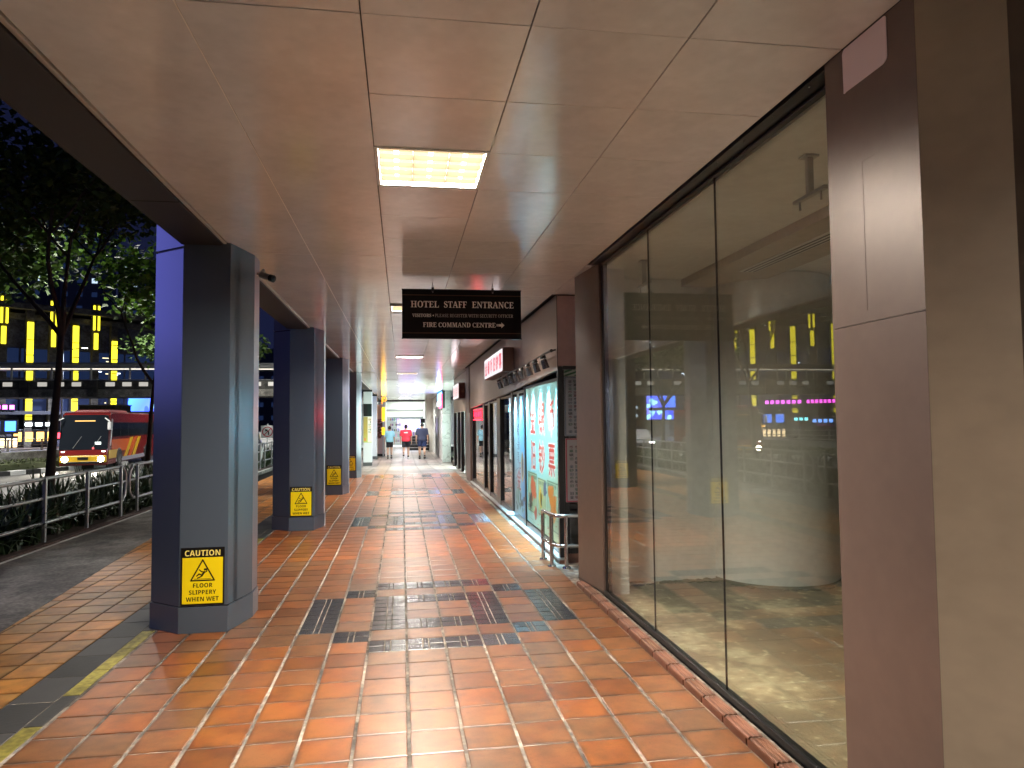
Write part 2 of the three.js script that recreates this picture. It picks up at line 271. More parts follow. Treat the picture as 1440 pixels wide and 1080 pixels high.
TROF.forEach((z, i) => { if (!i) lamp0 = troffer(lampLabels[0], z); else if (i === 2) { troffer(lampLabels[i], z, true); } else clone(lamp0, lampLabels[i], [0.163, CEIL, z]);
  const l = new THREE.RectAreaLight(i > 2 ? rgb(1, 0.95, 0.88) : LAMP_COLOR, LAMP * (i > 2 ? 1.15 : 1), 0.56, 0.56); l.position.set(0.163, CEIL + 0.040, z); l.lookAt(0.163, 0, z); l.name = 'ceiling_lamp_light'; scene.add(l); });
// outer strip of the roof edge
const edge = structure('roof_edge', 'dark metal soffit strip along the outer edge of the ceiling');
for (const [z0, z1] of [[3, -4.70], [-4.71, -5.83], [-6.4, -10.97], [-11.5, -16.1], [-16.7, -21.2], [-21.7, -50]]) part('soffit_panel', ex(-1.675, -1.388, 2.995, 3.06, z1, z0, 0.004), M.soffit, edge);
part('edge_groove', ex(-1.388, -1.384, 3.01, 3.06, -50, 3), M.black, edge);
part('fascia', ex(-1.70, -1.678, 3.0, 3.9, -50, 3), M.soffit, edge);
part('roof_slab', ex(-1.68, 8, 3.32, 3.6, -50, 3), M.soffit, edge);
// ---------- clad columns ----------
const PLAN = [[-0.28, -0.225], [-0.005, 0.0], [0.345, 0.0], [0.447, -0.40], [0.447, -0.62], [0.345, -0.9], [-0.005, -0.9], [-0.28, -0.68]];  // x, z from the front left corner
function column(label, x, z) {
  const t = thing('column', label, 'column', [x, 0, z], 0);
  const off = (d) => { const cx = 0.1, cz = -0.45; return PLAN.map(([a, b]) => { const l = Math.hypot(a - cx, b - cz); return [a + (a - cx) / l * d, b + (b - cz) / l * d]; }); };
  part('core', prism(off(-0.016), 0.0, 3.3), M.slateDark, t);
  const clad = (i, y0, y1, g0 = 0.002, g1 = 0.002, d = 0, name = 'cladding_panel') => { // one flat metal panel on side i
    const P = off(d), A = P[i], B = P[(i + 1) % 8], L = Math.hypot(B[0] - A[0], B[1] - A[1]), ux = (B[0] - A[0]) / L, uz = (B[1] - A[1]) / L, nx = -uz, nz = ux;
    const q = (s, o) => [A[0] + ux * s + nx * -o, A[1] + uz * s + nz * -o];
    part(name, prism([q(g0, 0), q(L - g1, 0), q(L - g1, 0.014), q(g0, 0.014)].map(([a, b]) => [a, b]), y0, y1), M.slate, t);
  };
  for (let i = 0; i < 8; i++) {
    const top = i === 0 || i === 7 || i === 6 || i === 5 ? 2.965 : 3.016;
    if (i === 2) { const P = off(0), f = 0.075; clad(2, 0.205, top, 0.001, 0.255); clad(2, 0.205, top, f + 0.016, 0.001); } else clad(i, 0.205, top);
    if (top < 3) clad(i, 2.985, 3.3);
    clad(i, 0.002, 0.198, 0.0015, 0.0015, 0.008, 'plinth_panel');
  }
  return t;
}
const colAt = [[-1.676, -5.835], [-1.640, -10.97], [-1.640, -16.15], [-1.62, -20.75]];
const col0 = column('grey metal clad column nearest the viewpoint with the largest caution sign', ...colAt[0]);
const cl = ['second grey metal column with a red neon reflection on its side', 'third grey metal column from the viewpoint, reddish edge and yellow sign', 'fourth grey metal column, narrow teal strip before the white pillars'];
for (let i = 1; i < 4; i++) clone(col0, cl[i - 1], [colAt[i][0], 0, colAt[i][1]]);
// caution signs
const cautionTex = canvasTex(512, 700, (g, w, h) => {
  g.fillStyle = '#0c0b0b'; g.fillRect(0, 0, w, h); g.fillStyle = '#f3d80e'; g.fillRect(14, 118, w - 28, h - 132);
  g.textAlign = 'center'; g.textBaseline = 'middle'; g.fillStyle = '#f6e27a'; g.font = 'bold 98px sans-serif'; g.fillText('CAUTION', w / 2, 64, w - 50);
  g.strokeStyle = '#15120c'; g.lineWidth = 17; g.lineJoin = 'round'; g.beginPath(); g.moveTo(256, 150); g.lineTo(396, 402); g.lineTo(116, 402); g.closePath(); g.stroke();
  g.fillStyle = '#15120c'; g.strokeStyle = '#15120c'; g.lineCap = 'round'; g.beginPath(); g.arc(285, 268, 15, 0, 7); g.fill();
  g.lineWidth = 24; g.beginPath(); g.moveTo(276, 298); g.lineTo(248, 338); g.stroke();
  g.lineWidth = 13; g.beginPath(); g.moveTo(272, 298); g.lineTo(240, 292); g.lineTo(216, 270); g.stroke(); g.beginPath(); g.moveTo(284, 302); g.lineTo(306, 290); g.lineTo(304, 258); g.stroke();
  g.lineWidth = 15; g.beginPath(); g.moveTo(248, 338); g.lineTo(214, 322); g.lineTo(186, 346); g.stroke(); g.beginPath(); g.moveTo(252, 344); g.lineTo(222, 362); g.lineTo(196, 370); g.stroke();
  g.lineWidth = 6; g.beginPath(); g.moveTo(158, 383); g.lineTo(352, 383); g.stroke();
  g.font = 'bold 74px sans-serif'; g.fillStyle = '#0d0b04'; g.fillText('FLOOR', w / 2, 462); g.fillText('SLIPPERY', w / 2, 546, w - 60); g.fillText('WHEN WET', w / 2, 630, w - 60);
});
const cautionMat = std(0xffffff, 0.35, { map: cautionTex });
const plate = (w, h, d = 0.004) => { const g = new THREE.PlaneGeometry(w, h); g.translate(0, 0, d); return g; };
const cLab = ['largest yellow caution floor slippery sign low on the nearest column', 'yellow caution sign low on the second column', 'smaller yellow caution sign low on the third column', 'smallest yellow caution sign low on the fourth column'];
let cs0;
colAt.forEach(([x, z], i) => { const p = [x + 0.165, 0.43, z + 0.001];
  if (i) { clone(cs0, cLab[i], p); return; }
  cs0 = thing('caution_sign', cLab[0], 'warning sign', p, 0, 'yellow caution signs on the columns');
  part('board', rbox(0.318, 0.436, 0.005, 0.002), M.black, cs0, [0, 0, 0.003]); part('printed_face', plate(0.312, 0.43, 0.0062), cautionMat, cs0); });
// ---------- hanging sign ----------
{ const t = thing('hanging_sign', 'black hanging sign for hotel staff entrance below the ceiling', 'hanging sign', [0.619, 2.697, -7.33], -0.012);
  const w = 1.230, h = 0.503;
  const face = canvasTex(1600, 656, (g, W2, H2) => {
    g.fillStyle = '#0d0a0b'; g.fillRect(0, 0, W2, H2); g.fillStyle = '#5a4334'; g.fillRect(0, 66, W2, 12); g.fillRect(0, 580, W2, 12);
    g.fillStyle = '#f6f1ea'; g.textBaseline = 'middle'; g.textAlign = 'left';
    const cap = (s, x, y, big, wd, f = 'bold') => { g.font = f + ' ' + big + 'px serif'; g.fillText(s, x, y, wd); };
    cap('HOTEL', 110, 198, 122, 380); cap('STAFF', 552, 198, 122, 312); cap('ENTRANCE', 930, 198, 122, 572);
    cap('VISITORS •', 132, 348, 62, 290, 'bold'); g.fillStyle = '#c4bfbb'; cap('PLEASE REGISTER WITH SECURITY OFFICER', 432, 348, 60, 1060, '400'); g.fillStyle = '#f6f1ea';
    cap('FIRE COMMAND CENTRE', 272, 474, 88, 980);
    g.fillRect(1266, 458, 8, 32); g.fillRect(1280, 458, 12, 32); g.fillRect(1298, 458, 34, 32); g.beginPath(); g.moveTo(1330, 434); g.lineTo(1372, 474); g.lineTo(1330, 514); g.fill();
  });
  part('board', rbox(w, h, 0.03, 0.003), M.black, t);
  part('lettering', plate(w - 0.004, h - 0.004, 0.0165), phy(0xffffff, 0.5, { map: face, specularIntensity: 0.4 }), t);
  part('edge_strip', merge([ex(-w / 2 - 0.004, w / 2 + 0.004, h / 2 - 0.004, h / 2 + 0.006, -0.018, 0.018), ex(-w / 2 - 0.004, w / 2 + 0.004, -h / 2 - 0.006, -h / 2 + 0.004, -0.018, 0.018)]), M.blackFrame, t);
  for (const x of [-0.302, 0.317]) { const l = []; for (let k = 0; k < 4; k++) { const g = new THREE.TorusGeometry(0.013, 0.0032, 6, 10); g.scale(0.7, 1.2, 1); if (k % 2) g.rotateY(Math.PI / 2); g.translate(x, h / 2 + 0.03 + k * 0.0275, 0); l.push(g); } part('chain', merge(l), M.galv, t); part('bolt', new THREE.SphereGeometry(0.009, 10, 8), M.steel, t, [x, h / 2 - 0.028, 0.018]); part('clevis', ex(-0.012, 0.012, -0.03, 0.02, -0.02, 0.02, 0.003), M.black, t, [x, h / 2 + 0.005, 0]); }
}
{ const t = thing('security_camera', 'small bullet security camera on the nearest column', 'security camera', [-1.19, 2.855, -6.24], 0.5);
  part('bracket', merge([cyl(0.022, 0.022, 0.02, 14).translate(0.0, 0.0, 0), bar([0, 0, 0], [0.03, 0.045, 0.02], 0.007), bar([0.03, 0.045, 0.02], [0.035, -0.01, 0.04], 0.007)]), M.white, t);
  const b = cyl(0.027, 0.027, 0.11, 18); b.rotateX(Math.PI / 2); part('body', b, M.galv, t, [0.035, -0.025, 0.06], [0.35, 0.5, 0]);
  const c = cyl(0.031, 0.031, 0.035, 18); c.rotateX(Math.PI / 2); part('lens_hood', c, M.black, t, [0.068, -0.047, 0.115], [0.35, 0.5, 0]);
  part('lens', new THREE.SphereGeometry(0.018, 12, 8), phy(rgb(0.03, 0.05, 0.08), 0.05), t, [0.076, -0.052, 0.128]); }
// ---------- brown pillars beside the glass ----------
{ const t = thing('wall_pillar', 'big brown metal clad pillar nearest the viewpoint beside the shop glass', 'pillar');
  const P = [[1.69, -2.585], [1.69, -2.078], [1.868, -1.90], [2.4, -1.90], [2.4, -2.585]], C = [2.05, -2.25];
  part('core', prism(P.map(([x, z]) => [C[0] + (x - C[0]) * 0.97, C[1] + (z - C[1]) * 0.96]), 0, 3.3), M.slateDark, t);
  const pan = (A, B, y0, y1, name, mat) => { const L = Math.hypot(B[0] - A[0], B[1] - A[1]), ux = (B[0] - A[0]) / L, uz = (B[1] - A[1]) / L, nx = -uz, nz = ux, q = (s, o) => [A[0] + ux * s - nx * o, A[1] + uz * s - nz * o]; part(name, prism([q(0.0005, 0), q(L - 0.0005, 0), q(L - 0.0005, 0.012), q(0.0005, 0.012)], y0, y1), mat, t); };
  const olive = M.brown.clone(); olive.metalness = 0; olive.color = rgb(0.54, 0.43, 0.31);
  for (const [a, b] of [[0.0, 1.9435], [1.9465, 3.019]]) pan(P[0], P[1], a, b, 'cladding_panel', M.brown);
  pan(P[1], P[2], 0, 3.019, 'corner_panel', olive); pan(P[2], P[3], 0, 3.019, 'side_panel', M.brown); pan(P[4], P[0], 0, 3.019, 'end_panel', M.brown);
  { const s = new THREE.Shape(); s.moveTo(-2.462, 2.853); s.quadraticCurveTo(-2.466, 2.838, -2.452, 2.845); s.lineTo(-2.24, 2.846); s.quadraticCurveTo(-2.212, 2.85, -2.213, 2.87); s.lineTo(-2.212, 2.995); s.quadraticCurveTo(-2.21, 3.017, -2.232, 3.013); s.lineTo(-2.445, 3.013); s.quadraticCurveTo(-2.466, 3.012, -2.464, 2.99); s.closePath();
    const g = new THREE.ExtrudeGeometry(s, { depth: 0.003, bevelEnabled: false }); g.rotateY(-Math.PI / 2); 
    single('wall_patch', g, std(rgb(0.90, 0.78, 0.79), 0.7), 'pinkish white rectangular patch at the top of the big brown pillar', 'patch', [1.689, 0, 0]); }
  { const res = std(rgb(0.20, 0.135, 0.105), 0.34, { metalness: 0.4, map: T.mottle }); // faint outline left where a plate once was
    const l = [ex(1.689, 1.691, 1.99, 2.545, -2.372, -2.3706), ex(1.689, 1.691, 2.545, 2.5463, -2.372, -2.30)]; part('glue_outline', merge(l), std(rgb(0.12, 0.08, 0.066), 0.6), t); }
}
{ const t = thing('wall_pillar', 'narrow brown metal pillar at the far end of the shop glass', 'pillar');
  part('cladding_panel', prism([[1.712, -6.90], [1.772, -6.235], [1.784, -6.235], [1.724, -6.90]], 0.03, 3.019), M.brown, t); part('core', prism([[1.726, -6.89], [1.786, -6.24], [1.84, -6.24], [1.84, -6.89]], 0.0, 3.019), M.brown, t); part('base_strip', prism([[1.709, -6.90], [1.769, -6.235], [1.7715, -6.235], [1.7115, -6.90]], 0.05, 0.062), M.blackFrame, t); }
// ---------- shop glass ----------
{ const t = thing('shop_window', 'tall frameless glass shopfront of the empty unit with dark header', 'shop window');
  const zs = [-6.168, -4.995, -3.855, -2.56], ha = 3.012;
  part('header', ex(1.705, 1.84, ha, 3.10, -6.28, -2.58, 0.004), M.blackFrame, t);
  part('header_lip', ex(1.782, 1.818, 2.995, ha - 0.002, -6.28, -2.58, 0.003), M.black, t);
  for (let k = 0; k < 12; k++) part('header_screw', new THREE.SphereGeometry(0.005, 8, 6), M.steel, t, [1.725, ha, -2.75 - k * 0.3]);
  part('sill_channel', merge([ex(1.772, 1.793, 0.04, 0.082, -6.23, -2.58, 0.003), ex(1.807, 1.835, 0.04, 0.07, -6.23, -2.58, 0.002), ex(1.793, 1.807, 0.04, 0.05, -6.23, -2.58)]), M.blackFrame, t);
  part('end_post', ex(1.79, 1.835, 0.06, 3.01, -6.232, -6.17, 0.004), M.blackFrame, t);
  for (let k = 0; k < 3; k++) { part('glass_pane', ex(1.795, 1.805, 0.052, 3.0, zs[k] + 0.003, zs[k + 1] - 0.003), M.glass, t); if (k) part('silicone_joint', ex(1.7945, 1.8055, 0.052, 3.0, zs[k] - 0.0022, zs[k] + 0.0022), M.black, t); }
}
// ---------- empty unit behind the glass ----------
{ const s = structure('unit_interior', 'bare empty shop unit behind the glass');
  const fl = tex(1024, (u, v) => { const a = fbm(u, v, 5, 6), b = fbm(v, u, 14, 4), c = fbm(u + 0.5, v, 70, 2); const k = 0.62 + 0.45 * (a - 0.4) + 0.25 * (b - 0.5); const w = 0.16 * THREE.MathUtils.smoothstep(a * 0.8 + b * 0.3 + c * 0.25, 0.70, 0.9) + 0.12 * THREE.MathUtils.smoothstep(c, 0.72, 0.85); return [k * 0.92 + w, k * 0.82 + w, k * 0.64 + w * 0.85]; }, true, 0.28);
  const screed = std(rgb(0.62, 0.66, 0.72), 0.55, { map: fl, bumpMap: T.fine, bumpScale: 0.004 });
  part('floor', ex(1.836, 7.5, -0.1, 0.004, -6.9, 0.6), screed, s);
  part('ceiling', ex(1.842, 7.5, 3.0, 3.05, -6.9, 0.6), M.plaster, s);
  part('back_wall', ex(1.84, 7.5, 0, 3.0, -7.1, -6.8), M.plaster, s);
  part('end_wall', ex(2.4, 7.5, 0, 3.0, 0.3, 0.5), M.plaster, s); part('rear_wall', ex(7.3, 7.5, 0, 3.0, -6.9, 0.5), M.plaster, s);
  part('pier', ex(1.845, 2.05, 0, 3.0, -6.8, -6.36, 0.004), std(rgb(0.80, 0.79, 0.76), 0.45, { map: T.mottle }), s);
  part('bulkhead', ex(2.79, 3.457, 2.925, 3.001, -6.8, 0.5, 0.004), std(rgb(0.58, 0.53, 0.46), 0.8, { map: T.mottle }), s);
  // fallen render along the foot of the wall
  const l = []; for (let k = 0; k < 60; k++) { const g = new THREE.IcosahedronGeometry(rr(0.012, 0.05), 0); g.scale(1.4, 0.35, 1); g.rotateY(rr(0, 6)); const u = k / 60; g.translate(2.05 + u * 1.1, 0.006, -6.78 + rr(0, 0.10)); l.push(g); }
  for (let k = 0; k < 50; k++) { const g = new THREE.IcosahedronGeometry(rr(0.01, 0.035), 0); g.scale(1.3, 0.35, 1); const a = rr(3.6, 5.6), q = 0.645 + rr(0, 0.05); g.translate(3.72 + Math.cos(a) * q, 0.006, -6.86 - Math.sin(a) * q * 1); l.push(g); }
  const rb = part('rubble', merge(l), std(rgb(0.16, 0.15, 0.11), 0.9), s); rb.userData.kind = 'stuff';
}
{ const t = thing('round_column', 'thick round off-white concrete column inside the empty unit', 'column', [3.72, 0, -6.86]);
  part('shaft', uvm(cyl(0.625, 0.635, 2.98, 64).translate(0, 1.5, 0)), M.plaster, t); part('worn_foot', cyl(0.637, 0.642, 0.025, 64).translate(0, 0.0165, 0), std(rgb(0.2, 0.19, 0.14), 0.9), t); }
{ const t = thing('slot_vent', 'long linear air vent in the bulkhead of the empty unit', 'air vent');
  part('frame', ex(3.02, 3.175, 2.918, 2.924, -6.0, -2.2), M.plaster, t); for (const x of [3.045, 3.092, 3.139]) part('vent_slot', ex(x, x + 0.02, 2.9155, 2.9172, -5.98, -2.22), M.black, t); }
function bracket(label, p) { const t = thing('hanging_bracket', label, 'bracket', p, 0, 'metal brackets hanging in the empty unit');
  part('stem', rbox(0.035, 0.21, 0.028, 0.004), M.galv, t, [0, -0.105, 0]); part('top_plate', rbox(0.08, 0.012, 0.07, 0.003), M.galv, t, [0, -0.007, 0]); part('cross_bar', rbox(0.03, 0.02, 0.30, 0.004), M.galv, t, [0, -0.215, 0]);
  for (const z of [-0.1, 0.1]) part('hook', bar([0, -0.222, z], [0, -0.27, z], 0.006), M.galv, t); return t; }
bracket('T-shaped metal bracket hanging behind the pane next to the big pillar', [2.16, 3.0, -3.47]);
bracket('smaller T-shaped metal bracket hanging near the far end of the glass', [2.12, 3.0, -6.0]);
{ const t = thing('smoke_detector', 'small smoke detector on the ceiling of the empty unit', 'smoke detector', [3.30, 2.925, -6.45]); part('base_ring', cyl(0.055, 0.055, 0.02, 20), M.white, t, [0, -0.011, 0]); part('sensor', cyl(0.03, 0.02, 0.03, 16), M.black, t, [0, -0.036, 0]); }
{ const t = thing('switch_plate', 'small ivory switch plate on the pier inside the glass', 'switch', [1.925, 1.12, -6.355]); part('plate', rbox(0.05, 0.12, 0.008, 0.003), std(rgb(0.6, 0.55, 0.38), 0.5), t); part('rocker', rbox(0.02, 0.04, 0.006, 0.002), M.white, t, [0, 0, 0.006]); }
// ---------- corner shop with posters ----------
const shop = thing('corner_shop', 'corner money changer shop with lit posters and dark glazed front', 'shop');
{ const fx = 1.80, prof = [[-7.87, 2.155], [-11.5, 2.045], [-15.8, 1.945], [-19.6, 1.86]];
  const zy = (z) => { for (let i = 0; i < 3; i++) if (z >= prof[i + 1][0]) { const t = (z - prof[i][0]) / (prof[i + 1][0] - prof[i][0]); return prof[i][1] + t * (prof[i + 1][1] - prof[i][1]); } return prof[3][1]; };
  const fas = (z0, z1, x) => { const s = new THREE.Shape([[z0, zy(z0) + 0.012], [z0, CEIL - 0.004], [z1, CEIL - 0.004], [z1, zy(z1) + 0.012]].map(([a, b]) => new THREE.Vector2(-a, b))); const g = new THREE.ExtrudeGeometry(s, { depth: 0.05, bevelEnabled: false }); g.rotateY(Math.PI / 2); g.translate(x, 0, 0); return uvm(g); };
  for (const [a, b] of [[-7.875, -10.30], [-10.304, -12.7], [-12.704, -15.8], [-15.804, -18.3]]) part('fascia_panel', fas(a, b, 1.738), M.brown, shop);
  part('fascia_panel', fas(-19.5, -25, 1.80), M.brown, shop);
  part('side_panel', ex(1.745, 2.9, 2.21, 3.016, -7.9, -7.872), M.pinkPanel, shop); part('corner_joint', ex(1.74, 1.7445, 2.2, 3.016, -7.876, -7.872), M.black, shop); part('top_shadow_strip', ex(1.75, 2.9, 3.008, 3.018, -7.872, -7.866), M.black, shop);
  part('pier', ex(1.735, 1.95, 0.0, 3.016, -19.48, -18.32, 0.005), M.brown, shop); part('pier_cover', ex(1.72, 1.735, 1.8, 3.016, -19.3, -18.45, 0.004), std(rgb(0.10, 0.045, 0.03), 0.4), shop);
  // frames
  const fr = (z0, z1, m = M.blackFrame, x0 = 1.775, x1 = 1.86) => part('mullion', ex(x0, x1, 0.06, zy((z0 + z1) / 2) + 0.006, z1, z0, 0.004), m, shop);
  fr(-7.88, -8.06); fr(-10.28, -10.36); fr(-11.45, -11.62); fr(-12.95, -13.42); fr(-14.5, -14.75); fr(-15.5, -15.75); fr(-18.1, -18.32); fr(-20.2, -20.4, M.galv); fr(-21.6, -21.9); fr(-22.9, -23.3); fr(-24.6, -24.9);
  for (const [a, b] of [[-8.06, -10.28], [-10.36, -11.45], [-11.62, -12.95], [-13.42, -14.5], [-14.75, -15.5], [-15.75, -18.1]]) {
    part('bottom_rail', ex(1.785, 1.85, 0.06, 0.14, b, a, 0.003), M.blackFrame, shop); part('head_rail', ex(1.785, 1.85, zy(b) - 0.03, zy(b) + 0.005, b, a, 0.003), M.blackFrame, shop);
    part('glass_pane', ex(1.812, 1.82, 0.14, zy(b) - 0.03, b, a), M.glassDark, shop); }
  for (const [a, b] of [[-19.5, -20.2], [-20.4, -21.6], [-21.9, -22.9], [-23.3, -24.6]]) part('glass_pane', ex(1.86, 1.868, 0.1, 1.86, b, a), M.glassDark, shop);
  part('light_ledge', ex(1.72, 1.80, 0.035, 0.06, -18.3, -7.86, 0.004), std(rgb(0.35, 0.35, 0.34), 0.3), shop);
  part('plinth', ex(1.735, 1.80, -0.02, 0.035, -18.3, -7.86), std(rgb(0.13, 0.06, 0.04), 0.5), shop);
  part('side_plinth', ex(1.80, 2.9, 0.0, 0.10, -7.93, -7.868), std(rgb(0.13, 0.06, 0.04), 0.5), shop);
  // side front of the shop
  part('corner_post', ex(1.742, 1.80, 0.06, 2.2, -7.94, -7.868, 0.004), M.blackFrame, shop); part('side_head', ex(1.80, 2.9, 2.175, 2.208, -7.94, -7.87), M.blackFrame, shop);
  part('side_glass', ex(1.80, 2.9, 0.12, 2.17, -7.925, -7.917), M.glassDark, shop); part('side_rail', ex(1.80, 2.9, 0.10, 0.16, -7.94, -7.885, 0.003), M.blackFrame, shop); part('side_rail', ex(1.80, 2.9, 0.60, 0.65, -7.94, -7.885, 0.003), M.blackFrame, shop);
  // room behind
  part('floor', ex(1.86, 6.5, -0.05, 0.03, -25, -8), std(rgb(0.30, 0.24, 0.19), 0.3, { map: T.concrete }), shop); part('room_ceiling', ex(1.86, 6.5, 2.55, 2.6, -25, -8), M.plaster, shop);
  part('back_wall', ex(4.6, 4.7, 0.03, 2.55, -25, -8), std(rgb(0.3, 0.28, 0.25), 0.7), shop); part('room_divider', ex(1.9, 4.6, 0.03, 2.55, -14.7, -14.6), std(rgb(0.06, 0.06, 0.06), 0.5), shop); part('room_divider', ex(1.9, 4.6, 0.03, 2.55, -10.5, -10.42), std(rgb(0.25, 0.25, 0.25), 0.6), shop);
  part('inner_board', ex(2.05, 2.07, 0.4, 1.95, -12.75, -12.1), std(rgb(0.6, 0.62, 0.62), 0.5), shop); part('inner_board', ex(2.0, 2.02, 0.5, 1.8, -14.4, -13.8), std(rgb(0.5, 0.5, 0.46), 0.5), shop);
}
// posters
const K = { // strokes of six characters on a unit square
  jin: [[[.5, .02], [.3, .22], [.06, .4]], [[.5, .02], [.7, .22], [.95, .4]], [[.3, .38], [.7, .38]], [[.2, .58], [.8, .58]], [[.5, .38], [.5, .92]], [[.3, .68], [.38, .84]], [[.7, .68], [.62, .84]], [[.08, .94], [.92, .94]]],
  yin: [[[.22, .02], [.04, .3]], [[.14, .2], [.4, .2]], [[.08, .42], [.38, .42]], [[.04, .62], [.4, .62]], [[.22, .42], [.22, .92], [.4, .8]], [[.52, .08], [.52, .94], [.66, .84]], [[.52, .08], [.88, .08], [.88, .46], [.52, .46]], [[.52, .27], [.88, .27]], [[.62, .5], [.96, .95]], [[.92, .56], [.74, .7]]],
  bi: [[[.78, .04], [.2, .16]], [[.2, .3], [.2, .8]], [[.2, .3], [.82, .3], [.82, .72], [.72, .76]], [[.5, .14], [.5, .98]]],
  jiu: [[[.2, .04], [.2, .96]], [[.44, .12], [.44, .92]], [[.44, .12], [.86, .12], [.86, .92]], [[.44, .5], [.86, .5]], [[.44, .9], [.86, .9]]],
  chao: [[[.22, .02], [.04, .3]], [[.14, .2], [.4, .2]], [[.08, .42], [.38, .42]], [[.04, .62], [.4, .62]], [[.22, .42], [.22, .92], [.4, .8]], [[.7, .04], [.7, .56], [.62, .52]], [[.56, .2], [.48, .46]], [[.84, .18], [.95, .42]], [[.92, .5], [.76, .78], [.46, .96]]],
  piao: [[[.08, .08], [.92, .08]], [[.18, .22], [.82, .22], [.82, .44], [.18, .44], [.18, .22]], [[.4, .08], [.4, .44]], [[.6, .08], [.6, .44]], [[.22, .56], [.78, .56]], [[.06, .7], [.94, .7]], [[.5, .7], [.5, .97], [.42, .93]], [[.28, .78], [.14, .94]], [[.72, .78], [.86, .94]]],
};
function glyph(g, k, x, y, w, h, lw, col, outline) { for (const [c, q] of outline ? [[outline, lw * 1.9], [col, lw]] : [[col, lw]]) { g.strokeStyle = c; g.lineWidth = q; g.lineCap = 'round'; g.lineJoin = 'round'; for (const s of K[k]) { g.beginPath(); s.forEach(([a, b], i) => (i ? g.lineTo(x + a * w, y + b * h) : g.moveTo(x + a * w, y + b * h))); g.stroke(); } } }
const KEYS = Object.keys(K);
function scribble(g, x, y, w, h, rows, cols, pal) { // lines of small print
  for (let r = 0; r < rows; r++) for (let c = 0; c < cols; c++) { if (R() < 0.12) continue; const cw = w / cols, ch = h / rows; glyph(g, KEYS[Math.floor(R() * 6)], x + c * cw + cw * 0.1, y + r * ch + ch * 0.1, cw * 0.8, ch * 0.8, Math.max(1.5, cw * 0.09), pal[Math.floor(R() * pal.length)]); }
}
const posterA = canvasTex(1024, 1024, (g, w, h) => {
  const q = g.createLinearGradient(0, 0, w, h); q.addColorStop(0, '#bfe9d8'); q.addColorStop(0.35, '#8fdbe6'); q.addColorStop(0.6, '#a9e8dc'); q.addColorStop(1, '#cfe7b4'); g.fillStyle = q; g.fillRect(0, 0, w, h);
  ['jin', 'yin', 'bi'].forEach((k, i) => glyph(g, k, 150 + i * 290, 130 + 0 * i, 190, 225, 21, '#d2402a', '#f6ede0'));
  ['jiu', 'chao', 'piao'].forEach((k, i) => glyph(g, k, 150 + i * 290, 405, 190, 215, 21, '#d2402a', '#f6ede0'));
  const note = (x, y, a, b, c) => { g.fillStyle = c; g.fillRect(x, y, a, b); g.strokeStyle = '#3f6b55'; g.lineWidth = 5; g.strokeRect(x + 8, y + 8, a - 16, b - 16); scribble(g, x + 20, y + 16, a - 40, 34, 1, 7, ['#2f5540']); };
  note(40, 640, 330, 300, '#9fc8a0'); note(400, 660, 250, 260, '#b5cf9b'); note(680, 650, 320, 320, '#a5cfae');
  for (const [x, y, r, c] of [[250, 780, 90, '#d96d3c'], [500, 800, 62, '#e6c62d'], [840, 800, 95, '#dd8d35'], [140, 860, 60, '#2f3a32'], [620, 720, 44, '#3d6f86'], [300, 930, 50, '#b8533a']]) { g.fillStyle = c; for (let i = 0; i < 14; i++) { g.beginPath(); g.ellipse(x + rr(-r, r) * 0.7, y + rr(-r, r) * 0.8, rr(0.2, 0.5) * r, rr(0.3, 0.7) * r, rr(0, 3), 0, 7); g.fill(); } }
  g.fillStyle = '#2b2418'; g.beginPath(); g.ellipse(500, 805, 22, 48, 0, 0, 7); g.fill(); for (let i = 0; i < 60; i++) { g.fillStyle = ['#5f8a5c', '#d8c86a', '#4b6f7a', '#b54a3a'][i % 4]; g.fillRect(rr(20, 1000), rr(880, 1010), rr(8, 46), rr(3, 9)); }
});
const posterB = canvasTex(512, 1024, (g, w, h) => {
  const q = g.createLinearGradient(0, 0, w, 0); q.addColorStop(0, '#c6cdc8'); q.addColorStop(0.55, '#aee3ee'); q.addColorStop(1, '#5aa9ee'); g.fillStyle = q; g.fillRect(0, 0, w, h);
  for (let i = 0; i < 4; i++) glyph(g, KEYS[(i * 5 + 2) % 6], 150, 120 + i * 120, 100, 105, 8, '#3f5a6b', '#dfe8ea');
  g.strokeStyle = '#3b4a52'; g.lineWidth = 5; for (let i = 0; i < 12; i++) { g.beginPath(); g.moveTo(40 + rr(0, 180), 60 + i * 70); g.lineTo(60 + rr(0, 200), 100 + i * 70); g.stroke(); }
  g.fillStyle = '#f0c060'; g.beginPath(); g.ellipse(380, 600, 52, 130, 0, 0, 7); g.fill(); g.fillStyle = '#2c2a26'; g.beginPath(); g.ellipse(380, 590, 26, 100, 0, 0, 7); g.fill();
  glyph(g, 'jin', 130, 640, 180, 170, 18, '#c73a34', '#eee0d8'); glyph(g, 'jiu', 200, 560, 120, 120, 10, '#a03d3a');
  for (let i = 0; i < 26; i++) { g.fillStyle = ['#2f3a3a', '#7fae8b', '#3f5f58', '#9fc7b4'][i % 4]; g.beginPath(); g.ellipse(rr(60, 440), rr(820, 990), rr(10, 44), rr(8, 34), rr(0, 3), 0, 7); g.fill(); }
});
const vside = (w, h) => { const g = new THREE.PlaneGeometry(w, h); g.rotateY(-Math.PI / 2); return g; };
function poster(name, label, w, h, map, pos, turned, grp) { const t = thing(name, label, 'poster', pos, turned ? -Math.PI / 2 : 0, grp); part('sheet', rbox(w, h, 0.004, 0.001), M.white, t); part('print', plate(w - 0.002, h - 0.002, 0.003), std(rgb(0.43, 0.43, 0.43), 0.35, { map }), t); return t; }
poster('window_poster', 'large cyan poster with red Chinese characters under the track lights', 2.19, 1.92, posterA, [1.795, 1.115, -9.17], true);
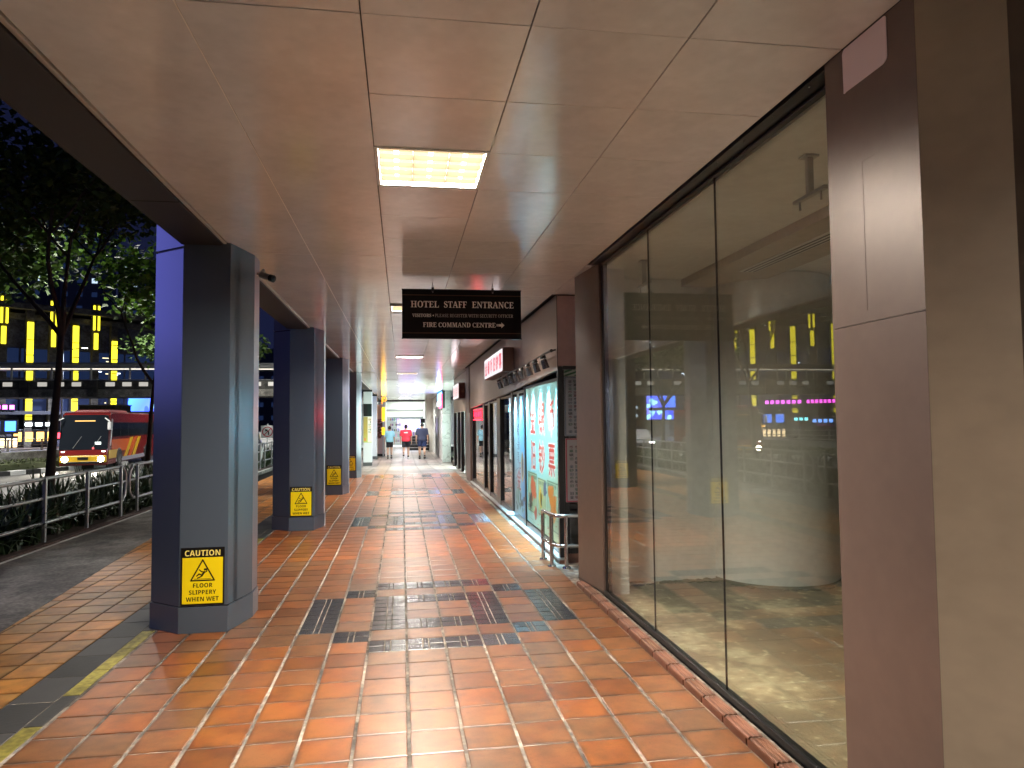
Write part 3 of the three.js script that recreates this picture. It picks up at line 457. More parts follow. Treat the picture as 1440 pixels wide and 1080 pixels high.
poster('window_poster', 'narrow blue and grey poster beside the large cyan poster', 1.07, 1.83, posterB, [1.797, 1.055, -10.905], true);
const priceTex = (k) => canvasTex(512, 1024, (g, w, h) => { g.fillStyle = k ? '#b9b4b8' : '#b4b9c4'; g.fillRect(0, 0, w, h); g.strokeStyle = k ? '#c4405a' : '#7d8fa6'; g.lineWidth = 18; g.strokeRect(10, 10, w - 20, h - 20);
  scribble(g, 40, 50, 280, 930, 15, 4, ['#3c4048', '#5a6878', '#7a4a50', '#4f6f5f']); g.fillStyle = '#d98a4a'; if (!k) { for (let i = 0; i < 18; i++) { g.beginPath(); g.ellipse(410 + rr(-40, 40), 740 + rr(-150, 130), 34, 46, rr(0, 3), 0, 7); g.fill(); } } else g.fillRect(400, 30, 70, 160); scribble(g, 340, 60, 130, 400, 6, 2, ['#3c4048', '#b8404a']); });
poster('price_board', 'upper grey price poster on the corner shop side window', 0.46, 0.67, priceTex(0), [2.045, 1.75, -7.88]);
poster('price_board', 'lower grey price poster with a red border on the side window', 0.46, 0.715, priceTex(1), [2.05, 1.03, -7.88]);
poster('window_banner', 'green and white striped banner above the side window posters', 0.46, 0.075, canvasTex(256, 64, (g, w, h) => { g.fillStyle = '#cfe0d4'; g.fillRect(0, 0, w, h); g.strokeStyle = '#2f7a52'; g.lineWidth = 16; for (let i = -1; i < 5; i++) { g.beginPath(); g.moveTo(i * 70, h); g.quadraticCurveTo(i * 70 + 50, 40, i * 70 + 120, 0); g.stroke(); } }), [2.045, 2.13, -7.88]);
poster('hours_sign', 'small pale blue notice high on the glass door beside the posters', 0.62, 0.13, canvasTex(512, 128, (g, w, h) => { g.fillStyle = '#9fdcec'; g.fillRect(0, 0, w, h); scribble(g, 20, 14, 470, 45, 1, 9, ['#2f6f8f']); scribble(g, 60, 70, 390, 42, 1, 8, ['#3f8fae']); }), [1.806, 1.80, -12.2], true);
// track lights
{ const tx = 1.64, rail = thing('light_track', 'black lighting track on arms above the lit posters', 'lighting track');
  part('track', merge([bar([tx, 2.37, -7.78], [tx, 2.30, -12.3], 0.013, 8)]), M.black, rail); for (const z of [-7.95, -9.6, -11.2, -12.2]) part('arm', bar([1.74, 2.40, z], [tx, 2.37 - (-7.78 - z) * 0.0155, z], 0.01, 8), M.black, rail);
  part('end_cap', bar([tx, 2.365, -7.72], [tx, 2.37, -7.79], 0.018, 10), M.black, rail);
  const zs = [-8.1, -8.62, -9.14, -9.66, -10.18, -10.7, -11.25, -11.9], lab = ['first track spotlight, at the corner end of the track', 'second track spotlight from the shop corner', 'third track spotlight from the shop corner', 'fourth track spotlight from the shop corner', 'fifth track spotlight from the shop corner', 'sixth track spotlight from the shop corner', 'seventh track spotlight, next to last on the track', 'eighth track spotlight, at the far end beside the lightbox sign'];
  let h0; zs.forEach((z, i) => { const y = 2.362 - (-7.78 - z) * 0.0155, p = [tx, y, z];
    if (i) clone(h0, lab[i], p); else { h0 = thing('track_spotlight', lab[0], 'spotlight', p, 0, 'spotlights above the posters');
      part('yoke', merge([bar([0, 0, 0], [0, -0.06, 0], 0.008, 8), bar([0, -0.06, -0.045], [0, -0.06, 0.045], 0.006, 8)]), M.black, h0);
      const a = 0.5; const c = cyl(0.036, 0.043, 0.11, 20, true); part('lamp_head', c, std(rgb(0.22, 0.22, 0.23), 0.25, { metalness: 0.9, side: THREE.DoubleSide }), h0, [0.0, -0.11, 0], [0, 0, a * 0.6]);
      part('lamp_back', cyl(0.03, 0.042, 0.03, 20), M.blackFrame, h0, [-0.022, -0.034, 0], [0, 0, a * 0.6]);
      const d = cyl(0.04, 0.04, 0.006, 20); part('bulb_face', d, glow(rgb(0.8, 0.95, 1.0), 10), h0, [0.010, -0.148, 0], [0, 0, a * 0.6]); }
    const L = new THREE.SpotLight(SPOT_COLOR, SPOT, 6, 0.5, 0.8, 2); L.position.set(tx + 0.018, y - 0.18, z); L.target.position.set(1.82, 1.0, z - 0.06); L.castShadow = true; L.shadow.radius = 1.5; L.name = 'track_spotlight_light'; scene.add(L, L.target); });
}
// lightbox and neon signs
function lightbox(label, z0, z1, y0, y1, k) { const t = thing('lightbox_sign', label, 'lit sign', [1.62, (y0 + y1) / 2, (z0 + z1) / 2], -Math.PI / 2), w = z0 - z1, h = y1 - y0;
  const map = canvasTex(768, 160, (g, W2, H2) => { g.fillStyle = '#f4f0f6'; g.fillRect(0, 0, W2, H2); for (let i = 0; i < 6; i++) glyph(g, KEYS[(i + k) % 6], 30 + i * 122, 24, 92, 112, 17, '#d0204a'); });
  part('casing', rbox(w, h, 0.18, 0.01), std(rgb(0.10, 0.05, 0.035), 0.45), t, [0, 0, -0.025]); part('lit_face', plate(w - 0.03, h - 0.03, 0.0665), new THREE.MeshStandardMaterial({ color: 0x222222, roughness: 0.3, emissive: 0xffffff, emissiveMap: map, emissiveIntensity: 0.36 }), t);
  for (const y of [-h / 2 + 0.02, h / 2 - 0.02]) part('hanger', bar([w / 2 - 0.02, y, 0.066], [w / 2 + 0.06, y, 0.066], 0.008), M.steel, t);
  const l = new THREE.RectAreaLight(rgb(1, 0.9, 0.95), 1.0, w - 0.04, h - 0.04); l.position.set(1.62 - 0.12, (y0 + y1) / 2, (z0 + z1) / 2); l.lookAt(0, (y0 + y1) / 2, (z0 + z1) / 2); l.name = 'lightbox_sign_light'; scene.add(l); }
lightbox('white lightbox sign with red characters beside the track lights', -10.98, -13.45, 2.36, 2.74, 0);
lightbox('smaller white lightbox sign farther along the shopfronts', -19.75, -21.8, 2.22, 2.66, 3);
{ const t = thing('neon_sign', 'red neon sign high in the dark glass of the corner shop', 'neon sign', [1.80, 1.74, -16.95], -Math.PI / 2);
  const red = glow(rgb(1, 0.015, 0.04), 2.2); part('backing', rbox(2.0, 0.27, 0.012, 0.003), M.black, t, [0, 0, -0.01]);
  part('tube_border', merge([bar([-0.95, 0.11, 0.012], [0.95, 0.11, 0.012], 0.011), bar([-0.95, -0.12, 0.012], [0.95, -0.12, 0.012], 0.016)]), red, t);
  const l = []; for (let i = 0; i < 5; i++) for (const s of K[KEYS[(i + 1) % 6]]) for (let j = 0; j + 1 < s.length; j++) { const f = ([a, b]) => [-0.9 + i * 0.37 + a * 0.28, 0.08 - b * 0.15, 0.012]; l.push(bar(f(s[j]), f(s[j + 1]), 0.007, 6)); }
  part('tube_letters', merge(l), red, t);
  const q = new THREE.RectAreaLight(rgb(1, 0.03, 0.06), 5, 1.8, 0.22); q.position.set(1.78, 1.74, -16.95); q.lookAt(0, 1.74, -16.95); q.name = 'neon_sign_light'; scene.add(q); }
// steel corner guard
{ const t = thing('guard_rail', 'low stainless steel guard rail around the corner of the shop', 'guard rail'), y = 0.555, m = 0.235, r = 0.022;
  const A = [1.606, -8.155], B = [1.619, -7.744], C = [1.754, -7.61], D = [2.6, -7.61];
  for (const [x, z] of [A, B, C, D]) { part('post', bar([x, 0, z], [x, y - 0.01, z], r, 16), M.steel, t); part('flange', cyl(0.043, 0.047, 0.014, 20), M.steel, t, [x, 0.007, z]); }
  part('top_rail', tube([[A[0], y - 0.05, A[1]], [A[0], y, A[1] + 0.03], [B[0] - 0.004, y, B[1] - 0.06], [B[0] + 0.02, y, B[1] + 0.03], [C[0], y, C[1]], [D[0], y, D[1]]], r, 60, 14, false, 0.3), M.steel, t);
  part('middle_rail', tube([[A[0], m, A[1]], [B[0], m, B[1] - 0.03], [B[0] + 0.03, m, B[1] + 0.05], [C[0], m, C[1]], [D[0], m, D[1]]], r * 0.9, 60, 14, false, 0.3), M.steel, t); }
single('cloth_rag', (() => { const g = new THREE.SphereGeometry(0.07, 20, 14), p = g.attributes.position; for (let i = 0; i < p.count; i++) { const v = V(p.getX(i), p.getY(i), p.getZ(i)), k = 0.7 + 0.6 * fbm(v.x * 4 + 0.5, v.z * 4 + v.y * 3 + 0.5, 8, 3); p.setXYZ(i, v.x * k, Math.max(-0.02, v.y * k * 0.55), v.z * k * 1.4); } g.computeVertexNormals(); return g; })(), std(rgb(0.5, 0.58, 0.66), 0.9), 'crumpled pale cloth on the shop ledge below the posters', 'cloth', [1.75, 0.085, -11.5]);
// ---------- far end of the walkway ----------
const LOW = -0.36;
const marble = std(rgb(0.62, 0.66, 0.64), 0.3, { map: tex(512, (u, v) => { const a = fbm(u, v, 5, 6), w = Math.abs(fbm(u + 0.3, v, 4, 5) - 0.5) < 0.014 ? 0.16 : 0; const k = 0.86 + 0.14 * a - w; return [k, k * 1.0, k * 0.99]; }, true, 0.6) });
function posterPillar(label, x0, x1, z, printed) { const t = thing('white_pillar', label, 'pillar', [(x0 + x1) / 2, LOW, z]), w = x1 - x0;
  part('shaft', rbox(w, 3.14, 0.55, 0.01), std(rgb(0.62, 0.66, 0.66), 0.4), t, [0, 1.72, -0.28]); part('plinth', rbox(w + 0.02, 0.15, 0.57, 0.008), std(rgb(0.08, 0.085, 0.085), 0.5), t, [0, 0.075, -0.28]); part('collar', rbox(w + 0.02, 0.08, 0.57, 0.006), M.blackFrame, t, [0, 3.33, -0.28]);
  if (printed) { const P = (name, lab, y, h, map, dz) => { const q = thing('pillar_poster', lab, 'poster', [(x0 + x1) / 2, LOW + y, z + 0.004]); part('sheet', rbox(w * 0.98, h, 0.006, 0.002), M.white, q); part('print', plate(w * 0.97, h - 0.01, 0.004), std(0xffffff, 0.5, { map }), q); };
    P('a', 'dark poster panel on the upper part of the white pillar', 2.47, 0.57, canvasTex(128, 256, (g, a, b) => { g.fillStyle = '#0c2420'; g.fillRect(0, 0, a, b); g.fillStyle = '#0a0f10'; g.fillRect(0, 0, 60, b); }));
    P('b', 'olive and yellow poster on the white pillar at person height', 1.60, 1.15, canvasTex(256, 512, (g, a, b) => { const q = g.createLinearGradient(0, 0, 0, b); q.addColorStop(0, '#a89b55'); q.addColorStop(0.6, '#b3a04a'); q.addColorStop(1, '#b9c46a'); g.fillStyle = q; g.fillRect(0, 0, a, b); g.fillStyle = '#e6e8cf'; g.fillRect(130, 0, 126, 500); scribble(g, 150, 30, 90, 300, 6, 2, ['#444a44', '#a86a40']); g.fillStyle = '#d08a50'; g.fillRect(20, 420, 60, 60); })); }
  return t; }
posterPillar('near white pillar with posters beyond the grey columns', -1.697, -1.32, -32.4, true);
posterPillar('second white pillar behind the poster pillar, lit violet', -1.56, -1.29, -38.0, false);
{ const t = thing('pink_pillar', 'pinkish pillar with a dark brown mural panel near the end', 'pillar', [-1.25, LOW, -41.2]);
  part('shaft', rbox(0.5, 2.9, 0.5, 0.01), std(rgb(0.5, 0.36, 0.35), 0.5), t, [0.05, 1.45, 0]); part('plinth', rbox(0.52, 0.14, 0.52, 0.008), M.blackFrame, t, [0.05, 0.07, 0]); part('mural_panel', plate(0.36, 1.1, 0.256), std(0xffffff, 0.5, { map: canvasTex(128, 512, (g, a, b) => { g.fillStyle = '#4a2b22'; g.fillRect(0, 0, a, b); for (let i = 0; i < 40; i++) { g.fillStyle = ['#8a5a70', '#6a3a30', '#b08fa8', '#3a1d18'][i % 4]; g.beginPath(); g.ellipse(rr(0, a), rr(0, b), rr(8, 30), rr(20, 60), rr(0, 3), 0, 7); g.fill(); } }) }), t, [0.05, 1.55, 0]); }
{ const t = thing('parking_sign', 'tall orange and yellow parking sign with a round letter P', 'parking sign', [-1.0, LOW, -40.4]);
  const or = glow(rgb(1, 0.30, 0.02), 1.3), ye = glow(rgb(1, 0.55, 0.02), 0.8);
  part('post', rbox(0.09, 3.0, 0.09, 0.006), M.galv, t, [-0.02, 1.5, 0]); part('yellow_panel', rbox(0.17, 0.78, 0.1, 0.005), ye, t, [-0.02, 2.36, 0.01]); part('yellow_panel', rbox(0.17, 0.42, 0.1, 0.005), ye, t, [-0.02, 1.42, 0.01]);
  const d = []; d.push(new THREE.TorusGeometry(0.115, 0.022, 10, 30).translate(0.03, 3.2, 0.04)); d.push(bar([-0.085, 2.93, 0.04], [-0.085, 3.31, 0.04], 0.022)); part('letter_ring', merge(d), or, t);
  d.length = 0; d.push(bar([0.0, 3.14, 0.05], [0.0, 3.26, 0.05], 0.012), new THREE.TorusGeometry(0.03, 0.011, 8, 16).translate(0.026, 3.23, 0.05)); part('letter', merge(d), ye, t);
  const l = new THREE.RectAreaLight(rgb(1, 0.5, 0.05), 3, 0.2, 1.2); l.position.set(-1.0, 2.4, -40.27); l.lookAt(-1, 2.4, 0); l.name = 'parking_sign_light'; scene.add(l); }
{ const t = thing('end_hall', 'pale beams and walls of the hall beyond the end of the walkway', 'hall');
  const w = std(rgb(0.78, 0.78, 0.73), 0.6), w2 = std(rgb(0.66, 0.68, 0.65), 0.6);
  part('lit_panel', ex(-0.6, 1.2, 3.07, 3.09, -51.4, -49.8), glow(rgb(0.9, 1, 0.95), 0.7), t); const l2 = new THREE.RectAreaLight(rgb(0.9, 1, 0.95), 4.5, 1.8, 1.5); l2.position.set(0.3, 3.06, -50.6); l2.lookAt(0.3, 0, -50.6); l2.name = 'hall_front_light'; scene.add(l2);
  part('dark_beam', ex(-2.2, 2.6, 2.93, 3.05, -49.2, -48.9), M.blackFrame, t); part('upper_wall', ex(-1.3, 1.9, 2.45, 3.1, -52.2, -52), w2, t); part('joint_beam', ex(-1.3, 1.9, 2.36, 2.44, -52.2, -51.9), std(rgb(0.25, 0.26, 0.26), 0.6), t); part('lower_beam', ex(-1.3, 1.9, 1.93, 2.35, -52.3, -52), w, t);
  part('side_wall', ex(-1.55, -1.1, LOW, 3.1, -52.5, -49.3), w, t); part('side_wall', ex(1.55, 2.6, LOW, 3.1, -52.5, -46.5), w, t); part('back_wall', ex(-3.5, 4.5, LOW, 4, -62, -61.7), w2, t); part('hall_ceiling', ex(-3.5, 4.5, 3.1, 3.2, -62, -49), w, t); part('hall_floor', ex(-3.5, 4.5, LOW - 0.05, LOW + 0.004, -62, -56), w2, t);
  for (let k = 0; k < 3; k++) part('lit_panel', ex(-0.8 + k * 0.9, -0.1 + k * 0.9, 3.07, 3.09, -57, -53.5), glow(rgb(0.85, 0.95, 1), 3), t);
  const l = new THREE.RectAreaLight(rgb(0.85, 0.95, 1), 5, 2.6, 3); l.position.set(0.3, 3.05, -55); l.lookAt(0.3, 0, -55); l.name = 'hall_ceiling_light'; scene.add(l); }
{ const t = thing('goods_stall', 'crowded bright goods stall at the end of the hall', 'stall', [0.2, LOW, -54.5]);
  part('screen', rbox(2.2, 0.9, 0.05, 0.01), new THREE.MeshStandardMaterial({ color: 0x111111, emissive: 0xffffff, emissiveIntensity: 1.3, emissiveMap: canvasTex(256, 128, (g, a, b) => { const q = g.createLinearGradient(0, 0, a, b); q.addColorStop(0, '#a58fe0'); q.addColorStop(0.6, '#cfc6f0'); q.addColorStop(0.8, '#9fe0d0'); q.addColorStop(1, '#d8e6a0'); g.fillStyle = q; g.fillRect(0, 0, a, b); for (let i = 0; i < 60; i++) { g.fillStyle = ['#ffffff', '#7fd0ff', '#e8f0a0', '#8a70d0'][i % 4]; g.fillRect(rr(0, a), rr(30, b), rr(4, 26), rr(3, 14)); } }) }), t, [0.55, 1.65, 0.2]);
  for (let s = 0; s < 5; s++) { part('shelf', rbox(1.0, 0.03, 0.4, 0.004), M.white, t, [-0.75, 0.35 + s * 0.4, 0.4]); for (let k = 0; k < 7; k++) part('goods_pack', rbox(rr(0.08, 0.13), rr(0.12, 0.3), 0.2, 0.008), std(new THREE.Color().setHSL(R(), rr(0, 0.5), rr(0.1, 0.75)), 0.5), t, [-1.16 + k * 0.137, 0.5 + s * 0.4, 0.42]); }
  part('counter', rbox(1.6, 0.85, 0.5, 0.01), std(rgb(0.2, 0.2, 0.22), 0.5), t, [0.75, 0.43, 0.3]); for (let k = 0; k < 12; k++) part('goods_pack', rbox(rr(0.08, 0.16), rr(0.1, 0.35), 0.2, 0.008), std(new THREE.Color().setHSL(R(), rr(0.2, 0.8), rr(0.2, 0.7)), 0.5), t, [0.05 + k * 0.125, 0.98, 0.35]); }
{ const t = thing('black_barrier', 'black slatted barrier standing across the right of the end hall', 'barrier', [1.05, LOW, -46.3]);
  for (let k = 0; k < 5; k++) part('slat', rbox(1.35, 0.16, 0.04, 0.005), M.blackFrame, t, [0, 0.16 + k * 0.19, 0]); part('top_rail', rbox(1.4, 0.03, 0.06, 0.004), M.steel, t, [0, 1.05, 0]); for (const x of [-0.66, 0.66]) part('post', rbox(0.05, 1.1, 0.05, 0.005), M.blackFrame, t, [x, 0.55, 0]); for (let k = 0; k < 2; k++) part('thin_rail', rbox(1.3, 0.018, 0.05, 0.003), M.steel, t, [0, 0.30 + k * 0.22, 0.03]); }
{ const t = thing('hanging_box', 'small dark notice box hanging at the far end right of the stall', 'notice box', [1.34, 1.62, -47]); part('box', rbox(0.3, 0.28, 0.08, 0.006), M.blackFrame, t); part('hanger', bar([0, 0.14, 0], [0, 0.5, 0], 0.008), M.galv, t); }
// right side beyond the corner shop
{ const t = thing('marble_pillar', 'pale veined marble pillar at the far right of the walkway', 'pillar', [2.09, LOW, -33.9]);
  part('marble_slab', rbox(0.40, 1.12, 0.42, 0.006), marble, t, [0, 0.57, -0.21]); part('marble_slab', rbox(0.40, 1.08, 0.42, 0.006), marble, t, [0, 1.68, -0.21]); part('marble_slab', rbox(0.40, 1.16, 0.42, 0.006), marble, t, [0, 2.805, -0.21]); part('white_strip', rbox(0.42, 0.035, 0.44, 0.004), M.white, t, [0, 2.24, -0.21]); }
{ const t = thing('far_shopfront', 'white walled far shopfront beyond the marble pillar', 'shop');
  part('wall', ex(1.98, 2.3, LOW, 3.0, -48, -34.4), std(rgb(0.62, 0.64, 0.62), 0.5), t); part('dark_doorway', ex(1.95, 1.979, LOW, 1.75, -42, -39.5), M.blackFrame, t); part('door_frame', merge([ex(1.93, 1.95, LOW, 1.85, -42.2, -42), ex(1.93, 1.95, LOW, 1.85, -39.5, -39.3)]), M.galv, t); part('lit_display', ex(2.44, 2.5, 0.2, 2.6, -33.2, -25.8), glow(rgb(0.75, 1, 0.88), 0.4), t); part('display_frame', ex(2.51, 2.7, -0.36, 3.0, -33.6, -25.3), M.blackFrame, t); const l3 = new THREE.RectAreaLight(rgb(0.78, 1, 0.92), 2.6, 7.2, 2.2); l3.position.set(2.40, 1.4, -29.5); l3.lookAt(0, 1.4, -29.5); l3.name = 'shop_display_light'; scene.add(l3); part('door_frame', ex(1.96, 2.05, -0.3, 1.9, -25.5, -25.2), std(rgb(0.28, 0.1, 0.06), 0.5), t); }
{ const t = thing('neon_sign', 'pink and blue neon shop sign far along the right wall', 'neon sign', [1.80, 2.55, -37.2]);
  const pk = glow(rgb(1, 0.05, 0.2), 3.2), bl = glow(rgb(0.1, 0.35, 1), 2.6), wh = glow(rgb(0.9, 0.95, 1), 2.2);
  part('pink_edge', merge([bar([0, 0.3, 4.2], [0, -0.32, 4.2], 0.03), bar([0, -0.32, 4.2], [0.0, -0.32, 2.6], 0.03)]), pk, t); part('blue_band', ex(0, 0.03, 0.05, 0.4, 0.5, 4.1), bl, t); part('white_letters', merge([0, 1, 2, 3].map((k) => ex(-0.03, 0.0, -0.22, 0.0, 3.3 - k * 0.85, 3.75 - k * 0.85))), wh, t); part('casing', ex(0.031, 0.16, -0.36, 0.44, 0.3, 4.3), M.blackFrame, t);
  const l = new THREE.RectAreaLight(rgb(0.35, 0.4, 1), 3, 3.6, 0.6); l.position.set(1.75, 2.6, -35); l.lookAt(0, 2.6, -35); l.name = 'neon_sign_light'; scene.add(l); }
{ const t = thing('potted_plant', 'small potted plant at the foot of the marble pillar', 'potted plant', [1.93, -0.06, -26.2]); part('pot', uvm(cyl(0.13, 0.095, 0.22, 18).translate(0, 0.11, 0)), std(rgb(0.12, 0.09, 0.07), 0.6), t);
  const l = []; for (let k = 0; k < 40; k++) l.push(blade(rr(0.2, 0.42), 0.03, rr(0, 6.28), rr(0.3, 1.1))); const f = merge(l); f.translate(0, 0.2, 0); part('foliage', f, std(rgb(0.05, 0.085, 0.03), 0.6, { side: THREE.DoubleSide }), t); }
function blade(len, w, turn, lean, curl = 0.7) { // one arching strap leaf
  const pos = [], idx = [], n = 5; for (let i = 0; i <= n; i++) { const t = i / n, a = lean * (0.35 + curl * t), x = Math.sin(a) * len * t, y = Math.cos(a) * len * t, hw = w / 2 * (1 - Math.pow(Math.abs(t - 0.35) / 0.65, 2)) + 0.002; pos.push(x, y, -hw, x, y + hw * 0.25, 0, x, y, hw); }
  for (let i = 0; i < n; i++) for (const s of [0, 1]) { const a = i * 3 + s; idx.push(a, a + 1, a + 3, a + 1, a + 4, a + 3); }
  const g = new THREE.BufferGeometry(); g.setAttribute('position', new THREE.Float32BufferAttribute(pos, 3)); g.setIndex(idx); g.rotateY(turn); g.computeVertexNormals(); return g.toNonIndexed(); }

// ---------- people ----------
function surfaceNets(f, lo, hi, c) { // smooth mesh of f < 0
  const n = [0, 1, 2].map((k) => Math.ceil((hi[k] - lo[k]) / c) + 1), [nx, ny, nz] = n, F = new Float32Array(nx * ny * nz), id = new Int32Array(nx * ny * nz).fill(-1), P = [], I = [];
  for (let z = 0; z < nz; z++) for (let y = 0; y < ny; y++) for (let x = 0; x < nx; x++) F[(z * ny + y) * nx + x] = f(lo[0] + x * c, lo[1] + y * c, lo[2] + z * c);
  const at = (x, y, z) => (z * ny + y) * nx + x, E = [[0, 1], [2, 3], [4, 5], [6, 7], [0, 2], [1, 3], [4, 6], [5, 7], [0, 4], [1, 5], [2, 6], [3, 7]];
  for (let z = 0; z < nz - 1; z++) for (let y = 0; y < ny - 1; y++) for (let x = 0; x < nx - 1; x++) { const v = []; let m = 0; for (let k = 0; k < 8; k++) { const q = F[at(x + (k & 1), y + (k >> 1 & 1), z + (k >> 2))]; v.push(q); if (q < 0) m++; } if (m === 0 || m === 8) continue;
    let sx = 0, sy = 0, sz = 0, k = 0; for (const [a, b] of E) if ((v[a] < 0) !== (v[b] < 0)) { const t = v[a] / (v[a] - v[b]); sx += (a & 1) + t * ((b & 1) - (a & 1)); sy += (a >> 1 & 1) + t * ((b >> 1 & 1) - (a >> 1 & 1)); sz += (a >> 2) + t * ((b >> 2) - (a >> 2)); k++; }
    id[at(x, y, z)] = P.length / 3; P.push(lo[0] + (x + sx / k) * c, lo[1] + (y + sy / k) * c, lo[2] + (z + sz / k) * c); }
  const quad = (a, b, d, e, flip) => { if (a < 0 || b < 0 || d < 0 || e < 0) return; if (flip) I.push(a, d, b, b, d, e); else I.push(a, b, d, b, e, d); };
  for (let z = 1; z < nz - 1; z++) for (let y = 1; y < ny - 1; y++) for (let x = 1; x < nx - 1; x++) { const s = F[at(x, y, z)] < 0;
    if (s !== F[at(x + 1, y, z)] < 0) quad(id[at(x, y - 1, z - 1)], id[at(x, y, z - 1)], id[at(x, y - 1, z)], id[at(x, y, z)], !s);
    if (s !== F[at(x, y + 1, z)] < 0) quad(id[at(x - 1, y, z - 1)], id[at(x, y, z - 1)], id[at(x - 1, y, z)], id[at(x, y, z)], s);
    if (s !== F[at(x, y, z + 1)] < 0) quad(id[at(x - 1, y - 1, z)], id[at(x, y - 1, z)], id[at(x - 1, y, z)], id[at(x, y, z)], !s); }
  const g = new THREE.BufferGeometry(); g.setAttribute('position', new THREE.Float32BufferAttribute(P, 3)); g.setIndex(I); g.computeVertexNormals(); return g;
}
function cap(p, a, b, ra, rb) { const bx = b[0] - a[0], by = b[1] - a[1], bz = b[2] - a[2], px = p[0] - a[0], py = p[1] - a[1], pz = p[2] - a[2], t = Math.max(0, Math.min(1, (px * bx + py * by + pz * bz) / (bx * bx + by * by + bz * bz))), dx = px - bx * t, dy = py - by * t, dz = pz - bz * t; return Math.sqrt(dx * dx + dy * dy + dz * dz) - (ra + (rb - ra) * t); }
const ell = (p, c, r) => { const x = (p[0] - c[0]) / r[0], y = (p[1] - c[1]) / r[1], z = (p[2] - c[2]) / r[2], k = Math.sqrt(x * x + y * y + z * z); return (k - 1) * Math.min(...r); };
const smin = (a, b, k) => { const h = Math.max(k - Math.abs(a - b), 0) / k; return Math.min(a, b) - h * h * k * 0.25; };
function person(label, pos, turn, hgt, o) { // walks away from the camera (towards -z), arms hanging; figure designed 1.72 m tall
  const t = thing('person', label, 'person', pos, turn); t.scale.setScalar(hgt / 1.72);
  const w = o.wide, L = { hip: [-0.09 * w, 0.90, 0], knee: [-0.10 * w, 0.50, o.lk], ank: [-0.10 * w, o.ll, o.la] }, Rr = { hip: [0.09 * w, 0.90, 0], knee: [0.10 * w, 0.50, o.rk], ank: [0.10 * w, o.rl, o.ra] };
  const sh = 0.185 * w, arm = (s, sw) => ({ s: [s * sh, 1.40, 0.0], e: [s * (sh + 0.065), 1.12, 0.02 + sw * 0.4], h: [s * (sh + 0.075), 0.87, -0.05 + sw] }), AL = arm(-1, o.al), AR = arm(1, o.ar);
  const chest = (p) => smin(smin(ell(p, [0, 1.28, 0], [0.175 * w, 0.20, 0.115 * w]), ell(p, [0, 1.05, 0], [0.145 * w, 0.17, 0.105 * w]), 0.10), ell(p, [0, 0.93, 0.012], [0.165 * w, 0.13, 0.12 * w]), 0.09);
  const legF = (p, q, e = 0) => smin(smin(cap(p, q.hip, q.knee, 0.083 * w + e, 0.058 + e), cap(p, q.knee, [q.ank[0], q.ank[1] + 0.22, q.ank[2] * 0.75 + q.knee[2] * 0.25 + 0.015], 0.055 + e, 0.052 + e), 0.04), cap(p, q.knee, q.ank, 0.05 + e, 0.036 + e), 0.04);
  const armF = (p, A, e = 0) => smin(cap(p, A.s, A.e, 0.05 * w + e, 0.038 + e), cap(p, A.e, A.h, 0.037 + e, 0.026 + e), 0.03);
  const hand = (p, A, s) => { const h = A.h; let d = ell(p, [h[0], h[1] - 0.045, h[2] - 0.005], [0.016, 0.045, 0.036]); const len = [0.062, 0.072, 0.068, 0.054]; for (let i = 0; i < 4; i++) { const z = h[2] - 0.030 + i * 0.019, k = [h[0] - s * 0.004, h[1] - 0.082, z], m = [h[0] - s * 0.010, h[1] - 0.082 - len[i] * 0.55, z], e = [h[0] - s * 0.022, h[1] - 0.082 - len[i], z + 0.002]; d = Math.min(smin(d, cap(p, k, m, 0.0088, 0.008), 0.008), cap(p, m, e, 0.008, 0.0068)); } d = smin(d, Math.min(cap(p, [h[0], h[1] - 0.03, h[2] - 0.03], [h[0] - s * 0.012, h[1] - 0.065, h[2] - 0.052], 0.011, 0.009), cap(p, [h[0] - s * 0.012, h[1] - 0.065, h[2] - 0.052], [h[0] - s * 0.018, h[1] - 0.095, h[2] - 0.050], 0.009, 0.0075)), 0.01); return smin(d, cap(p, [h[0], h[1] + 0.02, h[2]], [h[0], h[1] - 0.02, h[2]], 0.025, 0.022), 0.015); };
  const head = (p) => { let d = smin(ell(p, [0, 1.615, -0.005], [0.077, 0.105, 0.098]), ell(p, [0, 1.56, -0.04], [0.055, 0.065, 0.06]), 0.05); d = smin(d, cap(p, [0, 1.40, 0.01], [0, 1.55, 0.0], 0.062, 0.056), 0.04); d = smin(d, cap(p, [0, 1.61, -0.10], [0, 1.575, -0.122], 0.010, 0.014), 0.02); d = smin(d, cap(p, [-0.024, 1.53, -0.092], [0.024, 1.53, -0.092], 0.008, 0.008), 0.012); for (const s of [-1, 1]) d = smin(d, ell(p, [s * 0.08, 1.60, 0.008], [0.012, 0.033, 0.022]), 0.01); return d; };
  const foot = (p, q) => { const a = q.ank; return smin(cap(p, [a[0], a[1] - 0.02, a[2] + 0.02], [a[0], a[1] - 0.045, a[2] - 0.13], 0.036, 0.03), cap(p, a, [a[0], a[1] - 0.03, a[2]], 0.037, 0.04), 0.03); };
  const body = (p) => { let d = chest(p); d = smin(d, cap(p, [-sh + 0.02, 1.40, 0], [sh - 0.02, 1.40, 0], 0.055, 0.055), 0.08); d = smin(d, Math.min(legF(p, L), legF(p, Rr)), 0.05); d = smin(d, Math.min(armF(p, AL), armF(p, AR)), 0.035); d = smin(d, head(p), 0.03); d = Math.min(d, foot(p, L), foot(p, Rr)); return d; };
  const skin = std(rgb(0.50, 0.31, 0.21), 0.55), gb = surfaceNets((x, y, z) => body([x, y, z]), [-0.36, -0.06, -0.5], [0.36, 1.78, 0.5], 0.0145);
